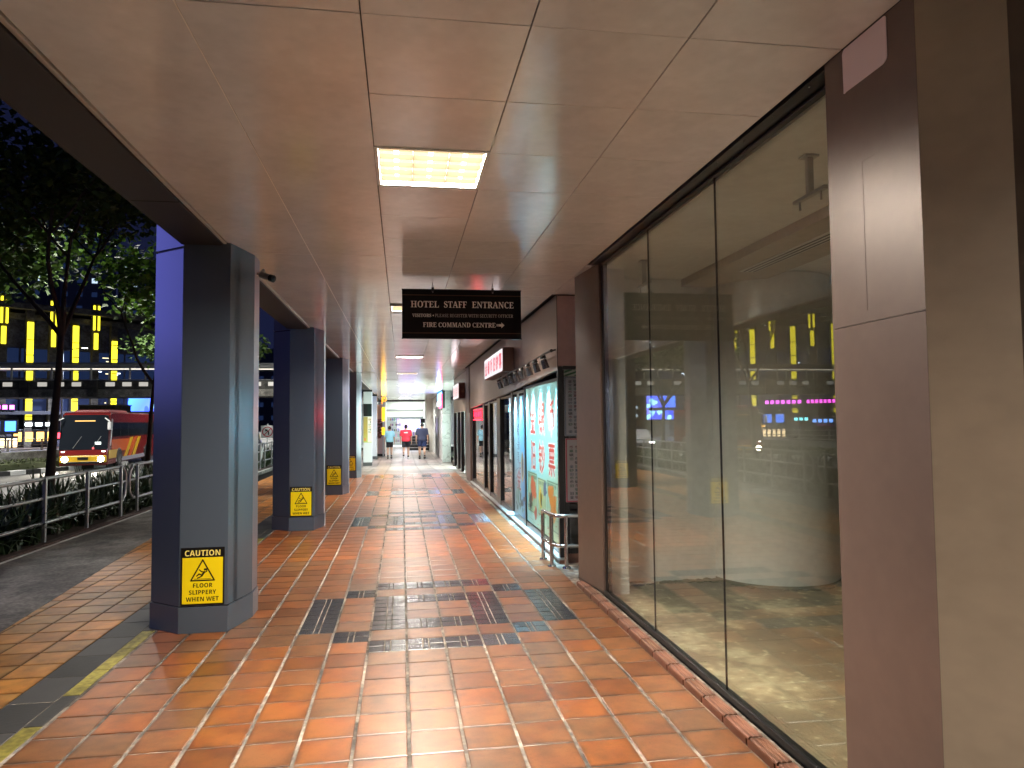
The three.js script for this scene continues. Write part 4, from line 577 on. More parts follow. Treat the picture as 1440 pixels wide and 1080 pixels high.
  const hands = [[AL, -1], [AR, 1]].map(([A, s]) => surfaceNets((x, y, z) => hand([x, y, z], A, s), [A.h[0] - 0.06, A.h[1] - 0.19, A.h[2] - 0.09], [A.h[0] + 0.06, A.h[1] + 0.06, A.h[2] + 0.09], 0.0045));
  part('body', merge([gb, ...hands].map((g) => { const q = g.toNonIndexed(); return q; })), skin, t);
  const hem = 0.015, shirt = (p) => { let d = chest([p[0], p[1], p[2]]) - 0.026 + 0.006 * Math.sin(p[1] * 40 + p[0] * 25) * Math.max(0, 1.2 - p[1]); d = smin(d, cap(p, [-sh + 0.02, 1.40, 0], [sh - 0.02, 1.40, 0], 0.072, 0.072), 0.07); const sl = (A) => { const m = [0, 1, 2].map((k) => A.s[k] + (A.e[k] - A.s[k]) * 0.72); return cap(p, A.s, m, 0.068 * w, 0.062 * w); }; d = smin(d, Math.min(sl(AL), sl(AR)), 0.05); d = Math.max(d, 0.885 - p[1], p[1] - 1.475); return Math.max(d, -cap(p, [0, 1.44, 0], [0, 1.6, 0], 0.068, 0.06)); };
  part('shirt', surfaceNets((x, y, z) => shirt([x, y, z]), [-0.4, 0.82, -0.3], [0.4, 1.52, 0.3], 0.013), std(o.shirt, 0.85), t);
  if (o.print) { const g = plate(0.2, 0.055, 0); part('shirt_print', g, std(rgb(0.7, 0.45, 0.42), 0.8), t, [0, 1.33, 0.147 * w], [-0.1, 0, 0]); }
  const shorts = (p) => { let d = ell(p, [0, 0.93, 0.012], [0.182 * w, 0.15, 0.137 * w]); const lg = (q) => { const m = [0, 1, 2].map((k) => q.hip[k] + (q.knee[k] - q.hip[k]) * 0.72); return cap(p, q.hip, m, 0.103 * w, 0.094 * w); }; d = smin(d, Math.min(lg(L), lg(Rr)), 0.04); return Math.max(d, 0.60 - p[1], p[1] - 1.0); };
  part('shorts', surfaceNets((x, y, z) => shorts([x, y, z]), [-0.36, 0.5, -0.4], [0.36, 1.06, 0.4], 0.013), std(o.shorts, 0.85), t);
  const hair = (p) => { let d = ell(p, [0, 1.635, 0.012], [0.088, 0.105, 0.106]) + 0.006 * (fbm(p[0] * 3 + 0.5, p[1] * 3 + p[2] * 2, 8, 2) - 0.5); d = Math.max(d, -ell(p, [0, 1.555, -0.11], [0.085, 0.11, 0.10])); return Math.max(d, 1.545 - p[1]); };
  part('hair', surfaceNets((x, y, z) => hair([x, y, z]), [-0.12, 1.5, -0.14], [0.12, 1.78, 0.16], 0.007), std(rgb(0.012, 0.01, 0.009), 0.6), t);
  for (const s of [-1, 1]) part('eye', new THREE.SphereGeometry(0.011, 10, 8), std(rgb(0.05, 0.03, 0.02), 0.2), t, [s * 0.031, 1.613, -0.094]);
  for (const q of [L, Rr]) { part('shoe', surfaceNets((x, y, z) => Math.max(foot([x, y, z], q) - 0.012, y - q.ank[1] - 0.0), [q.ank[0] - 0.08, q.ank[1] - 0.14, q.ank[2] - 0.24], [q.ank[0] + 0.08, q.ank[1] + 0.06, q.ank[2] + 0.12], 0.009), std(o.shoe, 0.6), t); part('sock', cyl(0.043, 0.041, o.sock, 14), std(rgb(0.05, 0.05, 0.05), 0.9), t, [q.ank[0], q.ank[1] + o.sock / 2, q.ank[2]]); }
  return t; }
person('person in a pale blue T-shirt and dark shorts walking away, leftmost of three', [-0.64, LOW, -38.2], 0.05, 1.70, { wide: 0.95, lk: -0.03, ll: 0.075, la: 0.10, rk: -0.10, rl: 0.085, ra: -0.06, al: -0.04, ar: 0.06, shirt: rgb(0.26, 0.52, 0.58), shorts: rgb(0.012, 0.012, 0.014), shoe: rgb(0.02, 0.02, 0.02), sock: 0.12 });
person('person in a red T-shirt, black shorts and white shoes walking away', [0.21, LOW, -37.6], -0.06, 1.77, { wide: 1.08, lk: 0.02, ll: 0.13, la: 0.22, rk: -0.08, rl: 0.075, ra: -0.05, al: 0.03, ar: -0.06, shirt: rgb(0.62, 0.03, 0.05), shorts: rgb(0.012, 0.012, 0.015), shoe: rgb(0.7, 0.7, 0.7), sock: 0.10, print: true });
person('tallest person, navy T-shirt and navy shorts, walking away beside the red shirt', [1.03, LOW, -37.3], 0.03, 1.85, { wide: 1.1, lk: -0.10, ll: 0.075, la: -0.08, rk: 0.02, rl: 0.11, ra: 0.2, al: -0.05, ar: 0.05, shirt: rgb(0.028, 0.035, 0.065), shorts: rgb(0.02, 0.035, 0.10), shoe: rgb(0.02, 0.02, 0.02), sock: 0.09 });
// ---------- outside: footpath, planting strip, road ----------
const ROAD = -0.6;
{ const f = structure('footpath', 'grey concrete footpath beside the columns');
  const ln = (z) => -3.07 + (z + 6.13) * 0.0868;
  for (let k = 0; k < 9; k++) { const z0 = 3 - k * 4.5, z1 = z0 - 4.494; part('slab', prism([[ln(z0), z0], [ln(z1), z1], [-4.56, z1], [-4.56, z0]], -0.1, 0.004), M.concrete, f); }
  part('drain_edge', ex(-4.60, -4.562, -0.1, 0.012, -38, 3, 0.003), std(rgb(0.45, 0.44, 0.42), 0.5), f); part('drain_gap', ex(-4.66, -4.602, -0.1, -0.02, -38, 3), M.black, f); part('red_kerb', ex(-4.78, -4.662, -0.1, 0.02, -38, 3, 0.006), std(rgb(0.12, 0.075, 0.065), 0.7, { map: T.concrete }), f);
  for (const [x, z, w, d] of [[-4.2, -13.9, 0.4, 0.6], [-4.25, -14.9, 0.35, 0.5], [-3.95, -14.4, 0.3, 0.4]]) part('worn_patch', ex(x - w / 2, x + w / 2, 0, 0.008, z - d / 2, z + d / 2, 0.003), std(rgb(0.45, 0.45, 0.44), 0.6, { map: T.mottle }), f); }
{ const s = structure('planting_soil', 'dark soil of the planting strip'); part('soil', ex(-7.4, -4.782, -0.62, -0.03, -60, 6), M.soil, s); part('outer_kerb', ex(-7.62, -7.402, -0.75, ROAD + 0.14, -60, 6, 0.02), M.concrete, s); }
{ const s = structure('ground', 'dark ground of the city around the road'); part('ground', ex(-400, 400, -1.4, -0.85, -420, 60), std(rgb(0.05, 0.05, 0.052), 0.9, { map: T.concrete }), s); }
{ const s = structure('road', 'grey asphalt road with lane markings beyond the planting strip'); part('asphalt', ex(-75, -7.622, -0.84, ROAD, -75, 20), M.asphalt, s); part('asphalt', ex(-75, 20, -0.84, ROAD - 0.003, -110, -75.01), M.asphalt, s);
  for (let k = 0; k < 10; k++) part('lane_mark', ex(-10.9, -10.76, ROAD + 0.003, ROAD + 0.006, -12 - k * 5, -9.5 - k * 5), M.paintWhite, s); for (let k = 0; k < 6; k++) part('lane_mark', ex(-13.1, -12.95, ROAD + 0.003, ROAD + 0.006, -33 - k * 5, -30.5 - k * 5), M.paintWhite, s); }
// median with painted kerb, hedge, parapet wall and railing; d runs along it
const MD = V(0.312, 0, -0.95), ML = V(-0.95, 0, -0.312), mp = (s, o) => [-17.1 + MD.x * s + ML.x * o, -33.85 + MD.z * s + ML.z * o], MT = Math.atan2(-MD.x, -MD.z);
{ const k = thing('painted_kerb', 'black and white painted kerb of the median hedge', 'kerb');
  for (let i = -22; i < 10; i++) { const [x, z] = mp(i * 0.82, 0); const g = rbox(0.25, 0.2, 0.8, 0.015); part('kerb_block', g, i % 2 ? std(rgb(0.62, 0.62, 0.6), 0.6) : std(rgb(0.02, 0.02, 0.02), 0.7), k, [x, ROAD + 0.1, z], [0, MT, 0]); }
  const [x, z] = mp(-5, 1.0); single('hedge', (() => { const l = []; for (let i = 0; i < 5200; i++) { const q = 0.05; const g = new THREE.PlaneGeometry(q, q * 1.7); g.rotateX(rr(-1.5, 1.5)); g.rotateY(rr(0, 6.28)); g.translate(rr(-0.62, 0.62), 0.05 + Math.pow(R(), 0.6) * 0.52, rr(-11, 11)); l.push(g); } l.push(box(1.15, 0.4, 21.8).translate(0, 0.2, 0)); return merge(l); })(), std(rgb(0.050, 0.062, 0.022), 0.8, { side: THREE.DoubleSide }), 'low clipped hedge on the median behind the painted kerb', 'hedge', [x, ROAD + 0.05, z], [0, MT, 0]); }
{ const w = thing('parapet_wall', 'pale concrete parapet wall with steel railing behind the median hedge', 'wall'); const [x, z] = mp(-8, 2.6);
  part('wall', rbox(0.3, 0.95, 32, 0.02), std(rgb(0.42, 0.43, 0.42), 0.7, { map: T.concrete }), w, [x, ROAD + 0.42, z], [0, MT, 0]);
  for (const y of [1.32, 1.05, 0.84]) part('rail', rbox(0.05, 0.045, 32, 0.01), M.galv, w, [x, y - 0.45, z], [0, MT, 0]); for (let i = 0; i < 16; i++) { const [a, b] = mp(-23 + i * 2, 2.6); part('rail_post', rbox(0.06, 0.6, 0.08, 0.01), M.galv, w, [a, 0.62, b], [0, MT, 0]); } }
// pedestrian railing segments along the footpath
function railing(label, z0, z1) { const x = -4.8, L = z0 - z1, t = thing('railing', label, 'railing', [x, 0, (z0 + z1) / 2], 0, 'steel railing segments along the footpath'); const h = 0.865, m = 0.60, b = 0.27, a = L / 2, r = 0.026;
  part('loop_rail', tube([[0, h, -a + 0.35], [0, h, a - 0.35], [0, h - 0.02, a - 0.16], [0, h - 0.12, a - 0.03], [0, (h + b) / 2, a], [0, b + 0.1, a - 0.03], [0, b + 0.02, a - 0.16], [0, b, a - 0.35], [0, b, -a + 0.35], [0, b + 0.02, -a + 0.16], [0, b + 0.1, -a + 0.03], [0, (h + b) / 2, -a], [0, h - 0.12, -a + 0.03], [0, h - 0.02, -a + 0.16]], r, 140, 10, true, 0.2), M.galv, t);
  part('middle_rail', bar([0, m, -a], [0, m, a], 0.02), M.galv, t); const n = Math.max(1, Math.round((L - 0.6) / 1.32)); for (let i = 0; i <= n; i++) part('post', rbox(0.045, h + 0.02, 0.05, 0.006), M.galv, t, [0.03, h / 2, -a + 0.3 + i * (L - 0.6) / n]); return t; }
railing('railing segment seen between the frame edge and the first column, before the loop gap', -7.6, -13.50); railing('next railing segment past the loop gap, partly behind the nearest column', -13.66, -19.6); railing('railing segment visible in the gap between the first and second columns', -19.8, -25.7); railing('far railing segment near the no entry sign', -25.9, -31.8);
railing('railing segment close to the viewpoint, seen only reflected in the glass', -1.4, -7.4);
// strap-leaved plants
const leafM = [0, 1, 2].map((i) => std(rgb(0.035 + 0.012 * i, 0.062 + 0.016 * i, 0.026 + 0.004 * i), 0.42, { side: THREE.DoubleSide }));
const plantV = [0, 1, 2, 3].map(() => { const l = []; for (let k = 0; k < 64; k++) { const g = blade(rr(0.45, 0.92), rr(0.035, 0.06), rr(0, 6.28), rr(0.15, 1.25), 0.75); g.translate(rr(-0.16, 0.16), rr(0, 0.06), rr(-0.16, 0.16)); l.push(g); } return merge(l); });
{ let k = 0; for (let z = -6.4; z > -30; z -= 0.52) for (const x of [-5.15, -5.75, -6.4]) { if (z < -20 && x < -5.4) continue; const n = k++; const t = thing('strap_leaf_plant', 'dark green strap leaved plant in the bed behind the railing', 'plant', [x + rr(-0.15, 0.15), -0.04, z + rr(-0.2, 0.2)], rr(0, 6.28), 'strap leaved plants behind the railing'); t.scale.setScalar(rr(0.72, 1.0)); part('foliage', plantV[n % 4], leafM[n % 3], t); } }
// trees
function tree(label, pos, o) { const t = thing('street_tree', label, 'tree', pos, o.turn || 0); const wood = [], leaves = []; const tips = [];
  const grow = (a, dir, len, r, lvl) => { const pts = [a.clone()], d = dir.clone(); let p = a.clone(); const n = 5; for (let i = 0; i < n; i++) { d.add(V(rr(-0.13, 0.13), lvl ? rr(-0.03, 0.12) : rr(-0.02, 0.02), rr(-0.13, 0.13)).multiplyScalar(lvl ? 1.3 : 0.3)).normalize(); p = p.clone().addScaledVector(d, len / n); pts.push(p); }
    for (let i = 0; i < n; i++) { const ra = r * (1 - 0.5 * i / n), rb = r * (1 - 0.5 * (i + 1) / n); wood.push(bar(pts[i].toArray(), pts[i + 1].toArray(), ra, lvl < 2 ? 10 : 6, rb)); }
    if (lvl >= o.depth) { tips.push(p, pts[3]); return; } if (lvl >= 2) tips.push(p);
    const c = lvl === 0 ? o.fork : 3; for (let i = 0; i < c; i++) { const a2 = (i + rr(0, 0.5)) / c * 6.28, sp = lvl === 0 ? rr(0.45, 0.95) : rr(0.5, 1.1), q = d.clone().add(V(Math.cos(a2) * sp, rr(-0.1, 0.25), Math.sin(a2) * sp)).normalize(); grow(pts[lvl === 0 ? n : rr(0, 1) < 0.5 ? n : n - 1], q, len * rr(0.5, 0.72) * (lvl ? 1 : o.limb), r * 0.5, lvl + 1); } };
  grow(V(0, -0.1, 0), V(o.lean || 0, 1, 0).normalize(), o.trunk, o.r, 0);
  for (const p of tips) for (let k = 0; k < o.leaves; k++) { const u = V(rr(-1, 1), rr(-1, 1), rr(-1, 1)); if (u.length() > 1) { continue; } const c = p.clone().add(u.multiplyScalar(o.clump).multiply(V(1.1, 0.62, 1.1))), s = rr(0.7, 1.25) * o.leaf; const g = new THREE.BufferGeometry(); g.setAttribute('position', new THREE.Float32BufferAttribute([0, 0, 0, s * 0.42, 0.05 * s, s * 0.5, 0, 0, s * 1.15, -s * 0.42, 0.05 * s, s * 0.5], 3)); g.setIndex([0, 1, 2, 0, 2, 3]); g.rotateX(rr(0.1, 1.1)); g.rotateZ(rr(-0.6, 0.6)); g.rotateY(rr(0, 6.28)); g.translate(c.x, c.y, c.z); g.computeVertexNormals(); leaves.push(g.toNonIndexed()); }
  part('trunk', merge(wood), M.bark, t); if (leaves.length) part('crown', merge(leaves), o.mat || leafTree, t); return t; }
const leafTree = phy(rgb(0.045, 0.085, 0.018), 0.8, { specularIntensity: 0.25, side: THREE.DoubleSide, transmission: 0.3, thickness: 0 }), leafBright = phy(rgb(0.075, 0.15, 0.022), 0.75, { specularIntensity: 0.25, side: THREE.DoubleSide, transmission: 0.35, thickness: 0 });
tree('roadside tree with a dark slender trunk rising behind the railing', [-5.8, 0, -13.0], { trunk: 3.2, r: 0.085, fork: 4, limb: 1.0, depth: 3, leaves: 170, clump: 0.85, leaf: 0.125, lean: 0.02 });
tree('second roadside tree with thin branching stems beside the first column', [-6.3, 0, -19.0], { trunk: 2.7, r: 0.075, fork: 3, limb: 1.1, depth: 3, leaves: 60, clump: 0.75, leaf: 0.16, mat: leafBright, lean: 0.02 });
tree('tree with a forked trunk seen through the gap past the first column', [-6.2, 0, -26.0], { trunk: 2.2, r: 0.10, fork: 4, limb: 1.15, depth: 3, leaves: 60, clump: 0.8, leaf: 0.17 });
tree('tall tree over the road edge behind the first roadside tree', [-11.6, -0.6, -19.5], { trunk: 4.2, r: 0.13, fork: 5, limb: 0.85, depth: 3, leaves: 80, clump: 1.1, leaf: 0.2 });
tree('small bare branched tree on the far side of the road by the blue screen', [-24.8, -0.6, -66], { trunk: 2.2, r: 0.12, fork: 4, limb: 0.9, depth: 3, leaves: 0, clump: 1, leaf: 0.1 });
tree('roadside tree near the viewpoint that overhangs the roof edge', [-6.4, 0, -8.2], { trunk: 3.6, r: 0.11, fork: 5, limb: 0.8, depth: 3, leaves: 230, clump: 0.95, leaf: 0.115 });
// ---------- coach ----------
{ const t = thing('coach', 'red and gold coach with lit headlights driving towards the viewpoint', 'bus', [-15.25, ROAD, -37.5], 0.11);
  const w = 2.1, hh = 2.75, L = 10.5, red = phy(rgb(0.17, 0.014, 0.012), 0.25, { clearcoat: 0.6 }), orange = phy(rgb(0.62, 0.12, 0.03), 0.25, { clearcoat: 0.6 }), yel = phy(rgb(0.60, 0.36, 0.015), 0.3, { clearcoat: 0.5 }), gl = phy(rgb(0.012, 0.015, 0.02), 0.06);
  const side = new THREE.Shape(); side.moveTo(0.0, 0.28); side.lineTo(0.06, 0.75); side.quadraticCurveTo(0.0, 1.4, -0.28, 2.45); side.quadraticCurveTo(-0.4, 2.72, -0.75, 2.74); side.lineTo(-L, 2.72); side.lineTo(-L, 0.28); side.closePath(); // x forward
  const g = new THREE.ExtrudeGeometry(side, { depth: w - 0.12, bevelEnabled: true, bevelSize: 0.06, bevelThickness: 0.06, bevelSegments: 3, curveSegments: 10 }); g.translate(0, 0, -(w - 0.12) / 2); g.rotateY(-Math.PI / 2); part('body', uvm(g), red, t);
  const ws = new THREE.Shape(); ws.moveTo(-1.03, 0.98); ws.lineTo(1.03, 0.98); ws.lineTo(1.03, 2.46); ws.quadraticCurveTo(1.0, 2.64, 0.8, 2.66); ws.lineTo(-0.8, 2.66); ws.quadraticCurveTo(-1.0, 2.64, -1.03, 2.46); ws.closePath();
  const wg = new THREE.ExtrudeGeometry(ws, { depth: 0.05, bevelEnabled: true, bevelSize: 0.02, bevelThickness: 0.01, bevelSegments: 1 }); wg.translate(0, -0.98, 0); wg.rotateX(-0.16); part('windscreen', wg, gl, t, [0, 0.98, 0.055]);
  part('top_mask', rbox(w * 0.93, 0.30, 0.05, 0.02), M.black, t, [0, 2.52, -0.22], [-0.55, 0, 0]); part('destination_panel', rbox(0.9, 0.13, 0.03, 0.01), glow(rgb(1, 0.55, 0.1), 0.5), t, [0, 2.40, -0.13], [-0.3, 0, 0]); for (const x of [-0.45, 0.4]) part('wiper', bar([x, 1.05, 0.13], [x + 0.35, 1.62, 0.05], 0.014, 6), M.galv, t); part('lower_band', rbox(w * 0.97, 0.07, 0.06, 0.02), yel, t, [0, 0.78, 0.085]);
  part('bumper', rbox(w - 0.05, 0.36, 0.14, 0.06), yel, t, [0, 0.52, 0.09]); part('lower_grille', rbox(w - 0.4, 0.10, 0.1, 0.03), M.black, t, [0, 0.36, 0.12]); part('number_plate', rbox(0.46, 0.13, 0.02, 0.004), M.black, t, [0, 0.55, 0.17]);
  for (const x of [-0.78, 0.78]) { const e = cyl(0.14, 0.14, 0.05, 20); e.rotateX(Math.PI / 2); part('headlight', e, glow(rgb(1, 0.93, 0.72), 22), t, [x, 0.52, 0.165]); const r = cyl(0.165, 0.165, 0.04, 20); r.rotateX(Math.PI / 2); part('headlight_ring', r, M.chrome, t, [x, 0.52, 0.155]); part('marker_light', rbox(0.16, 0.06, 0.04, 0.015), glow(rgb(1, 0.95, 0.85), 5), t, [x * 1.12, 0.88, 0.09]); }
  const mir = (s) => { const q = bar([s * 0.9, 2.5, 0.0], [s * 1.16, 2.35, 0.28], 0.03); part('mirror_arm', q, M.white, t); part('mirror', rbox(0.16, 0.40, 0.12, 0.04), M.white, t, [s * 1.17, 2.12, 0.3]); }; mir(1); mir(-1);
  part('windscreen_card', rbox(0.26, 0.13, 0.01, 0.003), glow(rgb(0.8, 0.95, 0.9), 0.9), t, [0.62, 1.28, 0.075]); part('windscreen_badge', rbox(0.09, 0.08, 0.01, 0.003), glow(rgb(1, 0.1, 0.1), 0.8), t, [0.42, 1.04, 0.115]);
  for (const s of [-1, 1]) { const X = s * (w / 2 + 0.012);
    for (let k = 0; k < 6; k++) part('side_window', rbox(0.016, 0.72, 1.5, 0.006), gl, t, [X, 1.93, -1.35 - k * 1.55]);
    part('front_pillar', rbox(0.03, 1.35, 0.14, 0.01), std(rgb(0.55, 0.6, 0.62), 0.3), t, [X, 1.8, -0.48], [-0.22, 0, 0]);
    part('orange_flank', rbox(0.014, 0.62, 4.2, 0.004), orange, t, [X, 1.12, -2.7]); part('silver_skirt', rbox(0.018, 0.2, 7.6, 0.004), std(rgb(0.42, 0.42, 0.5), 0.3, { metalness: 0.5 }), t, [X, 0.40, -5.2]); part('yellow_flank', rbox(0.016, 0.42, 1.6, 0.004), yel, t, [X, 0.72, -0.9]);
    for (let k = 0; k < 3; k++) { const sh = new THREE.Shape([[0, 0], [0.55, 0], [1.85, 1.0], [1.3, 1.0]].map(([a, b]) => new THREE.Vector2(a, b))); const q = new THREE.ExtrudeGeometry(sh, { depth: 0.02, bevelEnabled: false }); q.rotateY(Math.PI / 2); part('slanted_stripe', q, k === 1 ? orange : yel, t, [X - 0.01 + s * 0.008, 0.5, -2.9 - k * 0.85]); }
    for (const z of [-1.95, -7.9]) { const wh = cyl(0.44, 0.44, 0.22, 28); wh.rotateZ(Math.PI / 2); const q = part('wheel', wh, M.rubber, t, [s * (w / 2 - 0.07), 0.44, z]); const r = cyl(0.27, 0.27, 0.24, 24); r.rotateZ(Math.PI / 2); part('rim', r, M.chrome, q); const a = new THREE.TorusGeometry(0.50, 0.05, 8, 20, Math.PI); a.rotateY(Math.PI / 2); part('wheel_arch', a, M.black, t, [s * (w / 2 + 0.0), 0.44, z]); } }
  part('roof_unit', rbox(1.6, 0.22, 3.4, 0.09), std(rgb(0.26, 0.06, 0.06), 0.4), t, [0, 2.82, -2.9]); part('roof_band', rbox(w * 0.96, 0.06, L - 1.2, 0.03), std(rgb(0.34, 0.2, 0.2), 0.4), t, [0, 2.77, -5.6]);
  for (const x of [-0.78, 0.78]) { const l = new THREE.SpotLight(rgb(1, 0.93, 0.75), 80, 30, 0.26, 0.8, 2), p = V(x, 0.52, 0.22).applyAxisAngle(V(0, 1, 0), 0.11).add(t.position), q = V(x, -0.45, 8).applyAxisAngle(V(0, 1, 0), 0.11).add(t.position); l.position.copy(p); l.target.position.copy(q); l.castShadow = true; l.shadow.radius = 5; l.name = 'headlight_light'; scene.add(l, l.target); } }
// cars
function car(label, pos, turn, paint, lit) { const t = thing('parked_car', label, 'car', pos, turn); t.name = nm('car');
  const s = new THREE.Shape(); s.moveTo(2.1, 0.28); s.lineTo(2.12, 0.62); s.quadraticCurveTo(1.9, 0.86, 1.1, 0.92); s.lineTo(0.45, 1.38); s.quadraticCurveTo(0.2, 1.46, -0.6, 1.46); s.quadraticCurveTo(-1.2, 1.44, -1.75, 0.98); s.lineTo(-2.1, 0.92); s.lineTo(-2.12, 0.3); s.closePath();
  const g = new THREE.ExtrudeGeometry(s, { depth: 1.5, bevelEnabled: true, bevelSize: 0.08, bevelThickness: 0.1, bevelSegments: 3, curveSegments: 8 }); g.translate(0, 0, -0.75); g.rotateY(-Math.PI / 2); part('body', uvm(g), phy(paint, 0.25, { clearcoat: 0.8 }), t);
  const gm = phy(rgb(0.012, 0.014, 0.018), 0.06); part('windscreen', rbox(1.35, 0.56, 0.02, 0.01), gm, t, [0, 1.16, 0.84], [-0.92, 0, 0]); part('rear_window', rbox(1.3, 0.55, 0.02, 0.01), gm, t, [0, 1.22, -1.55], [0.85, 0, 0]);
  for (const q of [-1, 1]) { part('side_window', rbox(0.02, 0.34, 0.85, 0.02), gm, t, [q * 0.855, 1.18, 0.05]); part('side_window', rbox(0.02, 0.34, 0.7, 0.02), gm, t, [q * 0.855, 1.18, -0.85]); part('headlight', rbox(0.3, 0.13, 0.1, 0.03), lit ? glow(rgb(0.95, 0.97, 1), 22) : M.chrome, t, [q * 0.62, 0.68, 2.14]); part('tail_light', rbox(0.26, 0.14, 0.08, 0.03), glow(rgb(1, 0.02, 0.02), 3), t, [q * 0.66, 0.78, -2.16]); part('door_mirror', rbox(0.16, 0.12, 0.1, 0.03), M.black, t, [q * 0.96, 0.98, 0.62]);
    for (const z of [1.32, -1.3]) { const w = cyl(0.32, 0.32, 0.22, 24); w.rotateZ(Math.PI / 2); const m = part('wheel', w, M.rubber, t, [q * 0.76, 0.32, z]); const r = cyl(0.2, 0.2, 0.24, 20); r.rotateZ(Math.PI / 2); part('rim', r, M.chrome, m); } }
  part('number_plate', rbox(0.5, 0.12, 0.02, 0.004), M.black, t, [0, 0.5, 2.21]); return t; }
car('silver car with bright headlights seen through the gap past the first column', [-11.8, ROAD, -46], 0.1, rgb(0.4, 0.4, 0.42), true);
car('dark car passing on the far lanes behind the parapet railing', [-25.5, ROAD + 0.1, -46], 1.2, rgb(0.05, 0.05, 0.055), false);
car('white van-like car waiting beyond the no entry sign', [-9.8, ROAD, -56], 0.3, rgb(0.55, 0.55, 0.55), false);
// traffic sign
{ const t = thing('traffic_sign', 'white no left turn sign on a post past the first column', 'traffic sign', [-5.36, 0, -30], 0.1); part('post', bar([0, 0, -0.02], [0, 1.55, -0.02], 0.028), M.galv, t); part('plate', rbox(0.50, 0.50, 0.015, 0.006), M.white, t, [0, 1.23, 0]);
  const map = canvasTex(256, 256, (g, a) => { g.fillStyle = '#cfd2d4'; g.fillRect(0, 0, a, a); g.lineWidth = 20; g.strokeStyle = '#a8243a'; g.beginPath(); g.arc(128, 128, 98, 0, 7); g.stroke(); g.strokeStyle = '#16181c'; g.lineWidth = 24; g.beginPath(); g.moveTo(150, 196); g.lineTo(150, 128); g.lineTo(112, 100); g.stroke(); g.fillStyle = '#16181c'; g.beginPath(); g.moveTo(72, 72); g.lineTo(132, 82); g.lineTo(92, 130); g.fill(); g.strokeStyle = '#a8243a'; g.lineWidth = 18; g.beginPath(); g.moveTo(60, 196); g.lineTo(196, 60); g.stroke(); });
  part('sign_face', plate(0.49, 0.49, 0.0095), std(0xffffff, 0.5, { map }), t, [0, 1.23, 0]); }
// ---------- covered footbridge ----------
{ const t = thing('footbridge', 'covered pedestrian bridge with lit parapet panels across the road', 'footbridge', [0, 0, -55]); const x0 = -62, x1 = -6, con = std(rgb(0.40, 0.40, 0.38), 0.7, { map: T.concrete }), conD = std(rgb(0.16, 0.16, 0.155), 0.8, { map: T.concrete });
  part('roof', rbox(x1 - x0, 0.26, 3.6, 0.05), std(rgb(0.42, 0.43, 0.43), 0.6), t, [(x0 + x1) / 2, 5.78, -1.6]); part('roof_edge', rbox(x1 - x0, 0.10, 0.12, 0.02), M.galv, t, [(x0 + x1) / 2, 5.96, 0.22]); part('lamp_strip', rbox(x1 - x0 - 2, 0.03, 0.08, 0.005), glow(rgb(1, 0.92, 0.75), 1.0), t, [(x0 + x1) / 2, 5.625, -0.9]);
  part('girder', rbox(x1 - x0, 0.55, 3.4, 0.04), con, t, [(x0 + x1) / 2, 3.82, -1.6]); part('parapet', rbox(x1 - x0, 0.62, 0.18, 0.02), conD, t, [(x0 + x1) / 2, 4.42, 0.0]); part('parapet', rbox(x1 - x0, 0.62, 0.18, 0.02), conD, t, [(x0 + x1) / 2, 4.42, -3.2]); part('hand_rail', rbox(x1 - x0, 0.06, 0.1, 0.02), M.galv, t, [(x0 + x1) / 2, 4.78, 0.02]);
  const pg = rbox(0.62, 0.30, 0.05, 0.03), pm = std(rgb(0.50, 0.50, 0.46), 0.5, { emissive: rgb(1, 0.95, 0.85), emissiveIntensity: 0.16 }); for (let x = x0 + 1, k = 0; x < x1; x += 1.12, k++) { if (k % 4 === 3) { part('parapet_rib', rbox(0.62, 1.15, 0.30, 0.03), conD, t, [x, 4.14, 0.12]); continue; } part('parapet_panel', pg, pm, t, [x, 4.46, 0.095]); }
  for (let x = x0 + 1; x < x1; x += 2.6) for (const z of [0, -3.2]) part('roof_post', rbox(0.11, 1.0, 0.11, 0.02), M.white, t, [x, 5.18, z]);
  for (const x of [-40, -9]) part('support', rbox(0.9, 4.6, 0.9, 0.05), con, t, [x, 1.25, -1.6]); }
